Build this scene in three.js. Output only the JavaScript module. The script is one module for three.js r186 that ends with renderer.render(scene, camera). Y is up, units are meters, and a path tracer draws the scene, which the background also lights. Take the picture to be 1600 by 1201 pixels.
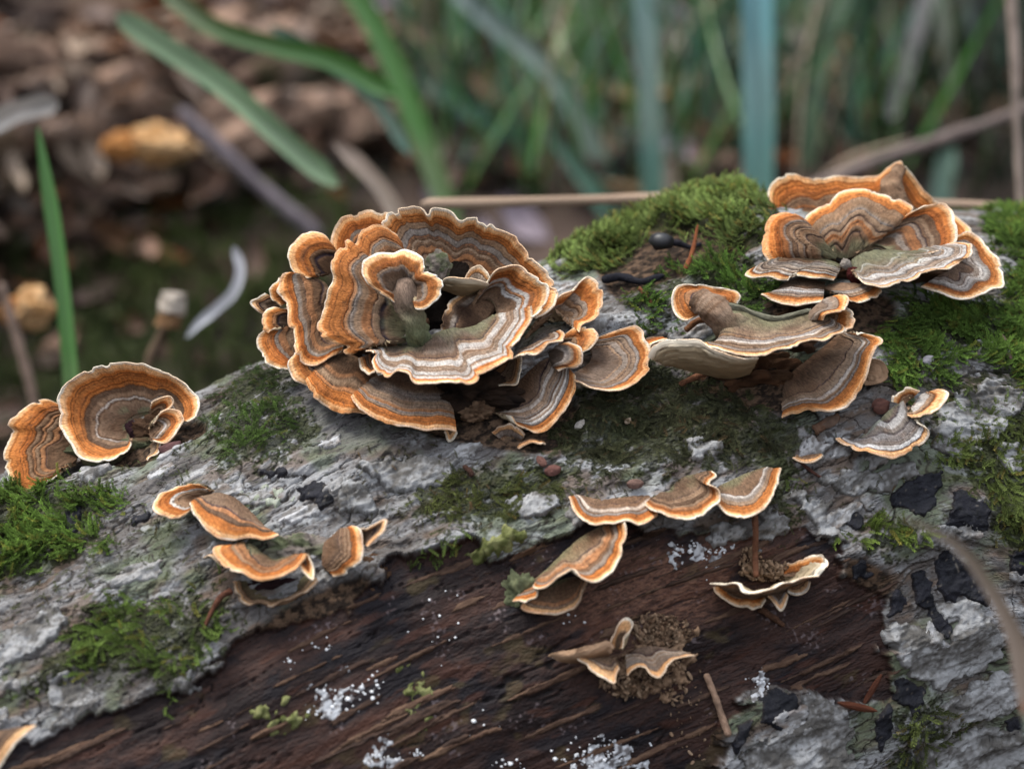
import * as THREE from 'three';
import { mergeGeometries } from 'three/addons/utils/BufferGeometryUtils.js';

// ---------------------------------------------------------------- camera, sky, sun, exposure
const scene = new THREE.Scene();
const FOV = 24, FOCUS = 0.565, PITCH = 28 * Math.PI / 180;
const camera = new THREE.PerspectiveCamera(FOV, 1024 / 768, 0.02, 200);
const TARGET = new THREE.Vector3(0, 0.22, 0);
camera.position.set(0, 0.22 + FOCUS * Math.sin(PITCH), FOCUS * Math.cos(PITCH));
camera.lookAt(TARGET);
camera.updateMatrixWorld(true);
camera.focus = FOCUS - 0.024;
camera.userData.fStop = camera.getFocalLength() / 10;           // an aperture 10 mm across

const SW = 128, SH = 64, skyData = new Float32Array(SW * SH * 4);
for (let y = 0; y < SH; y++) for (let x = 0; x < SW; x++) {
  const el = ((y + .5) / SH - .5) * Math.PI, s = Math.sin(el), i = (y * SW + x) * 4;
  const L = s > 0 ? .09 + .91 * Math.pow(s, 1.5) : .03 + .06 * Math.max(0, 1 + s * 8);
  const c = s > 0 ? [.94, 1.0, 1.12] : [.5, .45, .36];
  for (let k = 0; k < 3; k++) skyData[i + k] = .72 * L * c[k];
  skyData[i + 3] = 1;
}
const sky = new THREE.DataTexture(skyData, SW, SH, THREE.RGBAFormat, THREE.FloatType);
sky.mapping = THREE.EquirectangularReflectionMapping; sky.magFilter = THREE.LinearFilter; sky.needsUpdate = true;
scene.background = sky; scene.environment = sky;
const sun = new THREE.DirectionalLight(new THREE.Color(1, .95, .87), 1.5);
sun.position.set(-1.1, 2.6, -0.75); sun.target.position.set(0, .2, 0);
sun.castShadow = true; sun.shadow.radius = 46; sun.shadow.mapSize.set(2048, 2048);
Object.assign(sun.shadow.camera, { left: -.6, right: .6, top: .6, bottom: -.6, near: .1, far: 8 });
scene.add(sun, sun.target);
const renderer = new THREE.WebGLRenderer({ antialias: true });
renderer.toneMapping = THREE.LinearToneMapping;
renderer.toneMappingExposure = 3.45;
renderer.shadowMap.enabled = true;

// ---------------------------------------------------------------- small tools
let seedState = 1;
const srand = (s) => { seedState = (s * 2654435761) >>> 0; };
const rnd = () => { seedState = (seedState + 0x6d2b79f5) | 0; let t = Math.imul(seedState ^ (seedState >>> 15), 1 | seedState); t = (t + Math.imul(t ^ (t >>> 7), 61 | t)) ^ t; return ((t ^ (t >>> 14)) >>> 0) / 4294967296; };
const rr = (a, b) => a + (b - a) * rnd();
const clamp = (x, a, b) => x < a ? a : x > b ? b : x;
const sstep = (a, b, x) => { const t = clamp((x - a) / (b - a), 0, 1); return t * t * (3 - 2 * t); };
const mix = (a, b, t) => a + (b - a) * t;
const mix3 = (a, b, t) => [a[0] + (b[0] - a[0]) * t, a[1] + (b[1] - a[1]) * t, a[2] + (b[2] - a[2]) * t];
const hash = (x, y, z) => { let h = Math.imul(x, 374761393) + Math.imul(y, 668265263) + Math.imul(z, 1274126177); h = Math.imul(h ^ (h >>> 13), 1274126177); h ^= h >>> 16; return (h >>> 0) / 4294967296; };
function n2(x, y, s = 0) {                                           // value noise, -1 .. 1
  const xi = Math.floor(x), yi = Math.floor(y); let fx = x - xi, fy = y - yi;
  fx = fx * fx * fx * (fx * (fx * 6 - 15) + 10); fy = fy * fy * fy * (fy * (fy * 6 - 15) + 10);
  const a = hash(xi, yi, s), b = hash(xi + 1, yi, s), c = hash(xi, yi + 1, s), d = hash(xi + 1, yi + 1, s);
  return (a + (b - a) * fx + (c - a + (a - b - c + d) * fx) * fy) * 2 - 1;
}
function fbm(x, y, s = 0, o = 4) { let v = 0, a = .5; for (let i = 0; i < o; i++) { v += a * n2(x, y, s + i * 17); x = x * 2.03 + 3.1; y = y * 2.03 + 1.7; a *= .5; } return v; }
function n3(x, y, z, s = 0) { const zi = Math.floor(z), f = z - zi, g = f * f * (3 - 2 * f); return n2(x, y, s + zi * 101) * (1 - g) + n2(x, y, s + (zi + 1) * 101) * g; }
const V3 = (x, y, z) => new THREE.Vector3(x, y, z);

// a point of the place: photograph column and row (1600 x 1201), d = millimetres towards the camera from the plane through TARGET
const PX = 2 * FOCUS * Math.tan(FOV * Math.PI / 360) / 1201;
const camM = camera.matrixWorld.clone(), camI = camM.clone().invert();
const TOCAM = V3(0, 0, 1).transformDirection(camM);
function P(px, py, d = 0) {
  const dep = FOCUS - d / 1000, k = PX * dep / FOCUS;
  return V3((px - 800) * k, (600.5 - py) * k, -dep).applyMatrix4(camM);
}
function pixOf(w) { const c = w.clone().applyMatrix4(camI), k = FOCUS / (PX * -c.z); return [800 + c.x * k, 600.5 - c.y * k, (FOCUS + c.z) * 1000]; }
const pts = (s) => s.trim().split(/\s+/).map((t) => t.split(',').map(Number));
const names = {};
function numbered(n) { names[n] = (names[n] ?? -1) + 1; return names[n] ? `${n}_${String(names[n]).padStart(3, '0')}` : n; }
function thing(name, label, category, at, group, kind) {
  const o = new THREE.Group(); o.name = numbered(name); if (at) o.position.copy(at); scene.add(o); tag(o, label, category, group, kind); return o;
}
function tag(o, label, category, group, kind) {
  if (label) o.userData.label = label; if (category) o.userData.category = category; if (group) o.userData.group = group; if (kind) o.userData.kind = kind; return o;
}
function part(name, geo, m, parent, uniq) {                          // a mesh; geometry is in world axes and moved to the parent's base
  const o = new THREE.Mesh(geo, m); o.name = parent === scene ? numbered(name) : name; o.castShadow = o.receiveShadow = true;
  let p = parent, off = V3(0, 0, 0); while (p && p !== scene) { off.add(p.position); p = p.parent; }
  if (off.lengthSq()) geo.translate(-off.x, -off.y, -off.z);
  parent.add(o); return o;
}
function geoFrom(pos, idx, col, uv) {
  const g = new THREE.BufferGeometry();
  g.setAttribute('position', new THREE.BufferAttribute(pos instanceof Float32Array ? pos : new Float32Array(pos), 3));
  if (col) g.setAttribute('color', new THREE.BufferAttribute(col instanceof Float32Array ? col : new Float32Array(col), 3));
  if (uv) g.setAttribute('uv', new THREE.BufferAttribute(uv instanceof Float32Array ? uv : new Float32Array(uv), 2));
  g.setIndex(idx instanceof Uint32Array ? new THREE.BufferAttribute(idx, 1) : idx); g.computeVertexNormals(); return g;
}
function dataTex(w, h, fn, srgb) {
  const a = new Uint8Array(w * h * 4);
  for (let y = 0, i = 0; y < h; y++) for (let x = 0; x < w; x++, i += 4) { const c = fn(x, y); a[i] = clamp(c[0], 0, 1) * 255; a[i + 1] = clamp(c[1], 0, 1) * 255; a[i + 2] = clamp(c[2], 0, 1) * 255; a[i + 3] = 255; }
  const t = new THREE.DataTexture(a, w, h, THREE.RGBAFormat); t.magFilter = THREE.LinearFilter; t.minFilter = THREE.LinearFilter; t.wrapS = t.wrapT = THREE.RepeatWrapping;
  if (srgb) t.colorSpace = THREE.SRGBColorSpace; t.needsUpdate = true; return t;
}
const toS = (c) => c <= .0031308 ? c * 12.92 : 1.055 * Math.pow(c, 1 / 2.4) - .055;
// tileable noise for shared detail maps
function tnoise(x, y, px, py, s) {
  const xi = Math.floor(x), yi = Math.floor(y); let fx = x - xi, fy = y - yi; fx = fx * fx * (3 - 2 * fx); fy = fy * fy * (3 - 2 * fy);
  const X0 = ((xi % px) + px) % px, X1 = (X0 + 1) % px, Y0 = ((yi % py) + py) % py, Y1 = (Y0 + 1) % py;
  const a = hash(X0, Y0, s), b = hash(X1, Y0, s), c = hash(X0, Y1, s), d = hash(X1, Y1, s);
  return a + (b - a) * fx + (c - a + (a - b - c + d) * fx) * fy;
}

// ---------------------------------------------------------------- the log's own surface: u runs along it, phi round it
const SIL = pts(`-900,1090,50 -500,950,25 -200,845,0 0,768,-14 150,706,-20 310,628,-26 450,566,-32 600,512,-39 700,474,-44 850,424,-51 950,386,-56 1050,346,-61 1120,326,-64 1220,330,-69 1350,340,-75 1500,352,-82 1650,362,-90 1900,376,-102 2500,400,-130 3200,430,-165`);
function silAt(u) {
  let i = 1; while (i < SIL.length - 2 && SIL[i + 1][0] < u) i++;
  const p0 = SIL[i - 1], p1 = SIL[i], p2 = SIL[i + 1], p3 = SIL[Math.min(i + 2, SIL.length - 1)], h = p2[0] - p1[0], t = (u - p1[0]) / h, r = [0, 0];
  if (u < SIL[1][0]) { const q = SIL[0], w = SIL[1], f = (u - q[0]) / (w[0] - q[0]); return [mix(q[1], w[1], f), mix(q[2], w[2], f)]; }
  for (let k = 1; k <= 2; k++) {
    const m1 = (p2[k] - p0[k]) / (p2[0] - p0[0]) * h, m2 = (p3[k] - p1[k]) / Math.max(1, p3[0] - p1[0]) * h, t2 = t * t, t3 = t2 * t;
    r[k - 1] = (2 * t3 - 3 * t2 + 1) * p1[k] + (t3 - 2 * t2 + t) * m1 + (-2 * t3 + 3 * t2) * p2[k] + (t3 - t2) * m2;
  }
  return r;
}
const LA = 21 * Math.PI / 180, RN = .125, RT = .095;
const axisC = V3(Math.cos(LA), Math.sin(LA), -.22).normalize(), nC = V3(-Math.sin(LA), Math.cos(LA), 0);
const tC = V3(0, 0, 1).addScaledVector(axisC, axisC.z * -1).normalize();
const NW = nC.clone().transformDirection(camM), TW = tC.clone().transformDirection(camM);
function S0(u, f) { const [py, d] = silAt(u); return P(u, py, d).addScaledVector(NW, RN * (Math.cos(f) - 1)).addScaledVector(TW, RT * Math.sin(f)); }
function N0(f) { return NW.clone().multiplyScalar(Math.cos(f) / RN).addScaledVector(TW, Math.sin(f) / RT).normalize(); }
const DEG = Math.PI / 180;
function inv(px, py) {                                               // where the line of sight through (px, py) meets the log
  if (py < silAt(px)[0] + 1) return [px, -clamp((silAt(px)[0] - py) * .35 + 3, 3, 22) * DEG];
  let u = px - .36 * (py - silAt(px)[0]) * .9, f = Math.acos(clamp(1 - Math.max(.5, (py - silAt(u)[0]) * .93) * PX / RN, -.6, .9995));
  for (let k = 0; k < 14; k++) {
    const a = pixOf(S0(u, f)), b = pixOf(S0(u + 2, f)), c = pixOf(S0(u, f + .01));
    const ux = (b[0] - a[0]) / 2, uy = (b[1] - a[1]) / 2, fx = (c[0] - a[0]) / .01, fy = (c[1] - a[1]) / .01, ex = px - a[0], ey = py - a[1], D = ux * fy - uy * fx;
    if (Math.abs(D) < 1e-6) break;
    u += clamp((ex * fy - ey * fx) / D, -80, 80); f = clamp(f + clamp((ux * ey - uy * ex) / D, -.25, .25), .03, 2.2);
    if (Math.abs(ex) + Math.abs(ey) < .3) break;
  }
  return [u, f];
}
const MMU = PX * 1000, MMF = 112;                                    // millimetres per u and per radian
const U0 = -340, U1 = 1700, F0 = -22 * DEG, F1 = 120 * DEG;
const WMM = (U1 - U0) * MMU, HMM = (F1 - F0) * MMF;
const uvOf = ([u, f]) => [(u - U0) * MMU, (f - F0) * MMF];           // millimetres on the unrolled log

// masks laid out on the unrolled log (two texels a millimetre)
const MW = 820, MH = Math.round(820 * HMM / WMM), MK = MW / WMM;
function loop2(poly) {                                               // densify, unroll
  const out = []; for (let i = 0; i < poly.length; i++) { const a = poly[i], b = poly[(i + 1) % poly.length], n = Math.max(1, Math.ceil(Math.hypot(a[0] - b[0], a[1] - b[1]) / 25)); for (let k = 0; k < n; k++) out.push(uvOf(inv(mix(a[0], b[0], k / n), mix(a[1], b[1], k / n)))); }
  return out;
}
function blur(a, w, h, r) {
  const b = new Float32Array(a.length);
  for (let pass = 0; pass < 2; pass++) {
    for (let y = 0; y < h; y++) { let s = 0; for (let x = -r; x <= r; x++) s += a[y * w + clamp(x, 0, w - 1)]; for (let x = 0; x < w; x++) { b[y * w + x] = s / (2 * r + 1); s += a[y * w + Math.min(w - 1, x + r + 1)] - a[y * w + Math.max(0, x - r)]; } }
    for (let x = 0; x < w; x++) { let s = 0; for (let y = -r; y <= r; y++) s += b[clamp(y, 0, h - 1) * w + x]; for (let y = 0; y < h; y++) { a[y * w + x] = s / (2 * r + 1); s += b[Math.min(h - 1, y + r + 1) * w + x] - b[Math.max(0, y - r) * w + x]; } }
  }
  return a;
}
function maskOf(polys, r) {
  const c = document.createElement('canvas'); c.width = MW; c.height = MH; const g = c.getContext('2d'); g.fillStyle = '#000'; g.fillRect(0, 0, MW, MH);
  for (const { p, w = 1 } of polys) { const k = Math.round(255 * w); g.fillStyle = `rgb(${k},${k},${k})`; g.beginPath(); p.forEach(([x, y], i) => i ? g.lineTo(x * MK, y * MK) : g.moveTo(x * MK, y * MK)); g.fill(); }
  const d = g.getImageData(0, 0, MW, MH).data, a = new Float32Array(MW * MH); for (let i = 0; i < a.length; i++) a[i] = d[i * 4] / 255;
  return blur(a, MW, MH, r);
}
function look(m, x, y) {                                             // bilinear; x, y in millimetres
  x = clamp(x * MK - .5, 0, MW - 1.001); y = clamp(y * MK - .5, 0, MH - 1.001); const i = Math.floor(x), j = Math.floor(y), fx = x - i, fy = y - j, k = j * MW + i;
  return (m[k] * (1 - fx) + m[k + 1] * fx) * (1 - fy) + (m[k + MW] * (1 - fx) + m[k + MW + 1] * fx) * fy;
}
const WOOD = [
  `-60,1230 0,1185 130,1120 260,1095 330,1040 380,1000 470,975 540,955 590,905 610,865 700,845 760,880 840,845 930,822 1010,828 1100,850 1180,852 1250,820 1290,850 1310,905 1360,925 1395,930 1372,975 1382,1030 1392,1085 1330,1100 1270,1075 1190,1065 1130,1120 1120,1180 1090,1300 400,1400 -200,1400`,
];
const MOSS = {   // [outline, label, shoots per square centimetre, length in mm, tint, lift]
  ridge: [`858,425 905,405 950,385 1010,350 1060,325 1110,300 1190,315 1205,365 1200,400 1130,396 1085,372 1010,372 990,420 940,436 885,440`, 'bright green feathery moss on the ridge between the two largest fungus rosettes', 110, 5.2, [.15, .235, .05], .5],
  behind: [`1000,520 985,480 1035,445 1060,430 1100,405 1190,410 1205,470 1170,505 1120,470 1050,440 1045,500 1055,520`, 'green moss tufts around the small cup with a white rim', 80, 4.8, [.075, .16, .022], .5],
  flank: [`1470,345 1540,340 1640,350 1650,640 1560,600 1500,540 1420,640 1388,602 1372,530 1400,478 1480,472 1560,470 1580,420 1530,360`, 'thick moss bank beside the rosette at the far end of the log', 120, 4.6, [.085, .17, .024], .46],
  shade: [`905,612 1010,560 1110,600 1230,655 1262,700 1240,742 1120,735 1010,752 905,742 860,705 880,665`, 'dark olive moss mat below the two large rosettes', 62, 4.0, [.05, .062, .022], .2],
  middle: [`690,735 780,742 880,728 905,770 880,800 770,832 690,815 610,800 640,780`, 'thin green moss on grey bark above the bare wood', 52, 4.2, [.10, .135, .03], .28],
  slope: [`1440,690 1500,640 1600,630 1680,640 1680,880 1590,880 1545,840 1510,790 1490,745`, 'drooping moss among black crust plates under the mossy bank', 62, 5.0, [.085, .13, .025], .3],
  tuft: [`1308,838 1345,818 1390,812 1432,824 1420,850 1385,870 1330,850`, 'small moss tuft on the bark lip above the bare wood', 60, 6.0, [.10, .165, .025], .5],
  edge: [`-60,770 20,775 110,760 215,800 140,828 195,868 130,885 60,905 -60,935`, 'green moss cushion at the foot of the twin orange brackets', 62, 5.2, [.085, .165, .022], .42],
  lower: [`55,1095 70,1045 110,990 180,938 220,958 290,940 335,905 370,975 340,1025 290,1075 250,1095 215,1055 150,1060`, 'moss tufts straggling over grey bark at the lower corner of the log', 42, 5.6, [.10, .175, .028], .5],
  patch: [`330,668 395,645 470,640 505,690 470,720 430,745 350,748`, 'dark green moss between the twin brackets and the biggest rosette', 34, 4.6, [.06, .115, .02], .32],
  crest: [`340,630 400,590 455,592 475,640 420,650 350,662`, 'sparse dark moss on the ridge under the biggest rosette', 26, 4.0, [.05, .09, .02], .3],
  strands: [`1180,765 1235,745 1250,790 1240,835 1215,830 1195,800`, 'a few moss strands hanging beside the row of three small brackets', 40, 5.5, [.08, .13, .025], .3],
  foot: [`1380,1085 1430,1080 1450,1110 1430,1150 1470,1120 1510,1095 1520,1130 1440,1215 1380,1215 1400,1150`, 'moss growing in the bark cracks in the bottom corner below grey plates', 34, 6.0, [.08, .115, .025], .35],
  speck: [`650,888 680,850 710,838 715,858 680,882`, 'tiny moss sprig on the edge of the bare wood', 50, 4.5, [.07, .12, .02], .4],
  film: [`560,700 700,690 900,735 1240,745 1300,700 1420,760 1330,850 1100,845 900,800 760,850 620,850 520,800`, 'thin olive moss film dotted over the grey bark above the wood', 16, 2.6, [.075, .085, .03], .2],
  film_low: [`120,780 240,720 330,690 420,790 330,930 180,940 60,1000 -20,990 -20,930 190,870`, 'sparse little moss sprigs dotted over the bark round the two lobed bracket', 12, 2.8, [.07, .095, .028], .25],
  rock: [`1480,600 1580,590 1600,640 1500,680 1450,700 1440,660`, 'thin moss on the pale bark near the brown two lobed bracket', 22, 5.0, [.085, .14, .03], .35],
};
for (const k in MOSS) MOSS[k].poly = loop2(pts(MOSS[k][0]));
const mWood = maskOf(WOOD.map((w) => ({ p: loop2(pts(w)) })), 2);
const mMoss = maskOf(Object.keys(MOSS).filter((k) => !k.startsWith('film')).map((k) => ({ p: MOSS[k].poly })), 6);
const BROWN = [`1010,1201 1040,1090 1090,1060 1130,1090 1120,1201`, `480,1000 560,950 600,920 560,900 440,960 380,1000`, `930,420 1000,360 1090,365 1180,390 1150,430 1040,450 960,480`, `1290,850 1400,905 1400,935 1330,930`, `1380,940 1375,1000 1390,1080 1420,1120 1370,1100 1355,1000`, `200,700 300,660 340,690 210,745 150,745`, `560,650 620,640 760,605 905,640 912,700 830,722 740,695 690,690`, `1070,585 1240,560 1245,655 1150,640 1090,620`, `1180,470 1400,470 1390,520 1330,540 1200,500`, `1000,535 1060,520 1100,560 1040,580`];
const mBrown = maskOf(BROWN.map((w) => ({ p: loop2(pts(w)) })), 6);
const TANW = [`860,870 1060,850 1240,870 1230,930 1000,1010 880,1000`, `450,1067 510,1046 520,1062 465,1098`, `600,1120 760,1080 800,1120 560,1201`, `690,960 760,940 760,970 700,985`, `200,1090 330,1050 360,1080 210,1140`];
const mTan = maskOf(TANW.map((w) => ({ p: loop2(pts(w)) })), 14);
const SHADEB = [`560,650 700,680 860,660 870,760 760,750 640,710`];
const mGrey = maskOf([`700,700 860,690 840,640 700,660`, `380,560 560,640 640,700 520,720 420,660`].map((w) => ({ p: loop2(pts(w)) })), 10);

// shape of the log's skin: millimetres out from the smooth log, for x along and y round in millimetres
const woodAt = (x, y) => sstep(.40, .60, look(mWood, x + 3 * n2(x / 7, y / 5, 3) + 1.2 * n2(x / 1.8, y / 1.6, 4), y + 2.2 * n2(x / 9, y / 4, 5) + .9 * n2(x / 2, y / 1.5, 6)));
function flakes(x, y) {                                              // thin layers with crisp broken edges, drawn out along the grain
  const wx = x + 3 * n2(x / 11, y / 8, 21), wy = y + 2 * n2(x / 9, y / 7, 22);
  const a = (fbm(wx / 30, wy / 10, 31, 4) + .5) * 5.5, i = Math.floor(a), f = a - i;
  return (i + sstep(.82, 1, f)) / 5.5;
}
function flakeEdge(x, y) {
  const wx = x + 3 * n2(x / 11, y / 8, 21), wy = y + 2 * n2(x / 9, y / 7, 22), a = (fbm(wx / 30, wy / 10, 31, 4) + .5) * 5.5, f = a - Math.floor(a);
  return sstep(.66, .8, f) * (1 - sstep(.9, 1, f));
}
function cracks(x, y) {
  const wx = x + 2.5 * n2(x / 6, y / 6, 41), wy = y + 1.8 * n2(x / 8, y / 5, 42);
  const a = Math.abs(fbm(wx / 24, wy / 9, 43, 3)), b = Math.abs(fbm(wx / 7, wy / 6, 47, 2));
  return Math.max((1 - sstep(0, .022, a)) * sstep(-.35, .2, n2(x / 20, y / 14, 48)), .6 * (1 - sstep(0, .02, b)) * sstep(.1, .5, n2(x / 25, y / 25, 49)));
}
function splits(x, y) { const wy = y + 1.5 * n2(x / 20, y / 8, 51) + .3 * n2(x / 3, y / 2, 52); return (1 - sstep(0, .03, Math.abs(fbm(x / 40, wy / 4.5, 53, 3)))) * sstep(-.1, .3, n2(x / 18, y / 5, 54)); }
function skin(x, y) {
  const w = woodAt(x, y), low = 2.4 * fbm(x / 70, y / 50, 11, 2) + 1.2 * n2(x / 22, y / 14, 13);
  let bark = 3.4 + 3.4 * (flakes(x, y) - .5) + .45 * fbm(x / 6, y / 2, 15, 3) - .9 * cracks(x, y) + .16 * n2(x / 1.6, y / .9, 16);
  const m = look(mMoss, x, y); bark += m * (.6 + .7 * n2(x / 6, y / 6, 17));
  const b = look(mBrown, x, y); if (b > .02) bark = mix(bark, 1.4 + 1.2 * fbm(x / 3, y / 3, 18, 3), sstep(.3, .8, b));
  const wood = .35 * n2(x / 12, y / 2.6, 61) + .12 * n2(x / 3, y / .9, 62) + 1.0 * fbm(x / 20, y / 8, 63, 4) - 1.1 * splits(x, y);
  return low + mix(bark, wood, w);
}
const skinAt = (u, f) => skin((u - U0) * MMU, (f - F0) * MMF);
function onLog(u, f, lift = 0) { return S0(u, f).addScaledVector(N0(f), (skinAt(u, f) + lift) / 1000); }
const spot = (px, py, lift = 0) => { const [u, f] = inv(px, py); return onLog(u, f, lift); };
const spotN = (px, py) => N0(inv(px, py)[1]);

// colour and fine relief of the skin
const TWD = 2048, THT = Math.round(2048 * HMM / WMM);
const colA = new Uint8Array(TWD * THT * 4), bmpA = new Uint8Array(TWD * THT * 4);
for (let j = 0, i = 0; j < THT; j++) for (let k = 0; k < TWD; k++, i += 4) {
  const x = (k + .5) / TWD * WMM, y = (j + .5) / THT * HMM, w = woodAt(x, y), m = look(mMoss, x + 2 * n2(x / 3, y / 3, 70), y + 2 * n2(x / 3, y / 3, 71));
  let c, b;
  const fine = hash(k, j, 5) - .5;
  {
    const fl = flakes(x, y), cr = cracks(x, y), t = fbm(x / 18, y / 12, 73, 3), sp = n2(x / .8, y / .5, 75), sp2 = n2(x / .35, y / .3, 76);
    const st = fbm(x / 7, y / 1.1, 74, 3);
    c = mix3([.115, .105, .10], [.285, .285, .29], sstep(-.4, .45, t + .55 * (fl - .5) + .16 * sp + .1 * sp2 + .3 * st));
    c = mix3(c, [.125, .085, .06], .75 * sstep(.02, .42, fbm(x / 9, y / 4, 77, 3)));
    c = mix3(c, [.105, .13, .07], .7 * sstep(.04, .36, fbm(x / 14, y / 14, 79, 3)));
    c = mix3(c, [.40, .41, .42], .5 * sstep(.3, .55, fbm(x / 8, y / 5, 78, 3) + .12 * sp));
    const fis = Math.abs(fbm(x / 6, y / 1.5, 81, 3)); c = mix3(c, [.07, .058, .05], .6 * (1 - sstep(.0, .04, fis)) * sstep(-.3, .3, n2(x / 9, y / 6, 82)));
    c = mix3(c, [.03, .024, .02], .9 * cr); c = mix3(c, [.045, .036, .03], .75 * flakeEdge(x, y) * sstep(-.5, .2, n2(x / 6, y / 4, 84)));
    if (n2(x / 1.1, y / 1.1, 83) > .80) c = mix3(c, [.04, .033, .03], .8);
    const g = look(mGrey, x, y); c = mix3(c, mix3([.09, .08, .08], [.19, .18, .185], .5 + .5 * st), .75 * g);
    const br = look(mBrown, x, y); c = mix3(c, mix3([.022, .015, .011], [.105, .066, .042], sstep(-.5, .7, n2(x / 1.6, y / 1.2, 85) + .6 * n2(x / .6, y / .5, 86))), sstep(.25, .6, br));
    b = .5 + .22 * fbm(x / 2.4, y / 1.4, 87, 4) + .1 * fine - .25 * (1 - sstep(0, .05, fis)) - .3 * cr;
    const mm = sstep(.35, .6, m * .8 + .35 * n2(x / 2, y / 2, 88) + .25 * n2(x / .7, y / .7, 89)); c = mix3(c, mix3([.016, .018, .008], [.045, .052, .018], .5 + .5 * n2(x / 1, y / 1, 89)), .85 * mm);
    b = mix(b, .5 + .3 * n2(x / .5, y / .5, 90), mm);
  }
  if (w > 0) {
    const gx = x + 2.5 * n2(x / 22, y / 6, 90), gr = .35 * n2(gx / 3, y / .6, 91) + .35 * n2(gx / 1.3, y / .36, 92) + .4 * n2(gx / .6, y / .25, 96), lo = fbm(x / 22, y / 8, 93, 4), tn = look(mTan, x, y);
    let v = mix3([.018, .012, .012], [.072, .044, .034], sstep(-.8, .8, .75 * gr + 1.5 * lo));
    v = mix3(v, mix3([.075, .043, .03], [.29, .18, .115], sstep(-.6, .7, gr)), .9 * sstep(.1, .9, tn * .9 + .5 * lo));
    v = mix3(v, [.012, .012, .018], .85 * sstep(.06, .34, fbm(x / 15, y / 7, 95, 4) - .25 * tn));
    v = mix3(v, [.125, .06, .036], .5 * sstep(.2, .5, fbm(x / 11, y / 3, 97, 3)));
    v = mix3(v, [.13, .12, .05], .45 * sstep(.3, .5, fbm(x / 9, y / 6, 98, 3)));
    v = mix3(v, [.008, .006, .006], .9 * splits(x, y));
    const wh = sstep(.30, .45, fbm(x / 8, y / 6, 99, 4)) * sstep(.2, .8, n2(x / .7, y / .7, 100)); v = mix3(v, [.36, .36, .38], .45 * wh);
    c = mix3(c, v, w); b = mix(b, .5 + .3 * gr + .12 * fine + .1 * wh, w);
    const eg = w * (1 - w) * 4; c = mix3(c, [.03, .02, .016], .6 * eg);
  }
  const q = (1 + .3 * fine) * mix(.80, .40, w);
  for (let z = 0; z < 3; z++) colA[i + z] = clamp(toS(clamp(c[z] * q * (1 + w * [.22, -.04, -.06][z]), 0, 1)) * 255, 0, 255);
  colA[i + 3] = 255; bmpA[i] = bmpA[i + 1] = bmpA[i + 2] = clamp(b, 0, 1) * 255; bmpA[i + 3] = 255;
}
const rawTex = (a, srgb) => { const t = new THREE.DataTexture(a, TWD, THT, THREE.RGBAFormat); t.magFilter = t.minFilter = THREE.LinearFilter; t.wrapS = t.wrapT = THREE.MirroredRepeatWrapping; if (srgb) t.colorSpace = THREE.SRGBColorSpace; t.needsUpdate = true; return t; };
const logCol = rawTex(colA, true), logBmp = rawTex(bmpA, false);
const barkM = new THREE.MeshPhysicalMaterial({ name: 'bark', specularIntensity: .22, map: logCol, bumpMap: logBmp, bumpScale: .0017, roughness: .88 });
const woodM = new THREE.MeshPhysicalMaterial({ name: 'wet_wood', specularIntensity: .4, map: logCol, bumpMap: logBmp, bumpScale: .0008, roughness: .72 });

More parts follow.
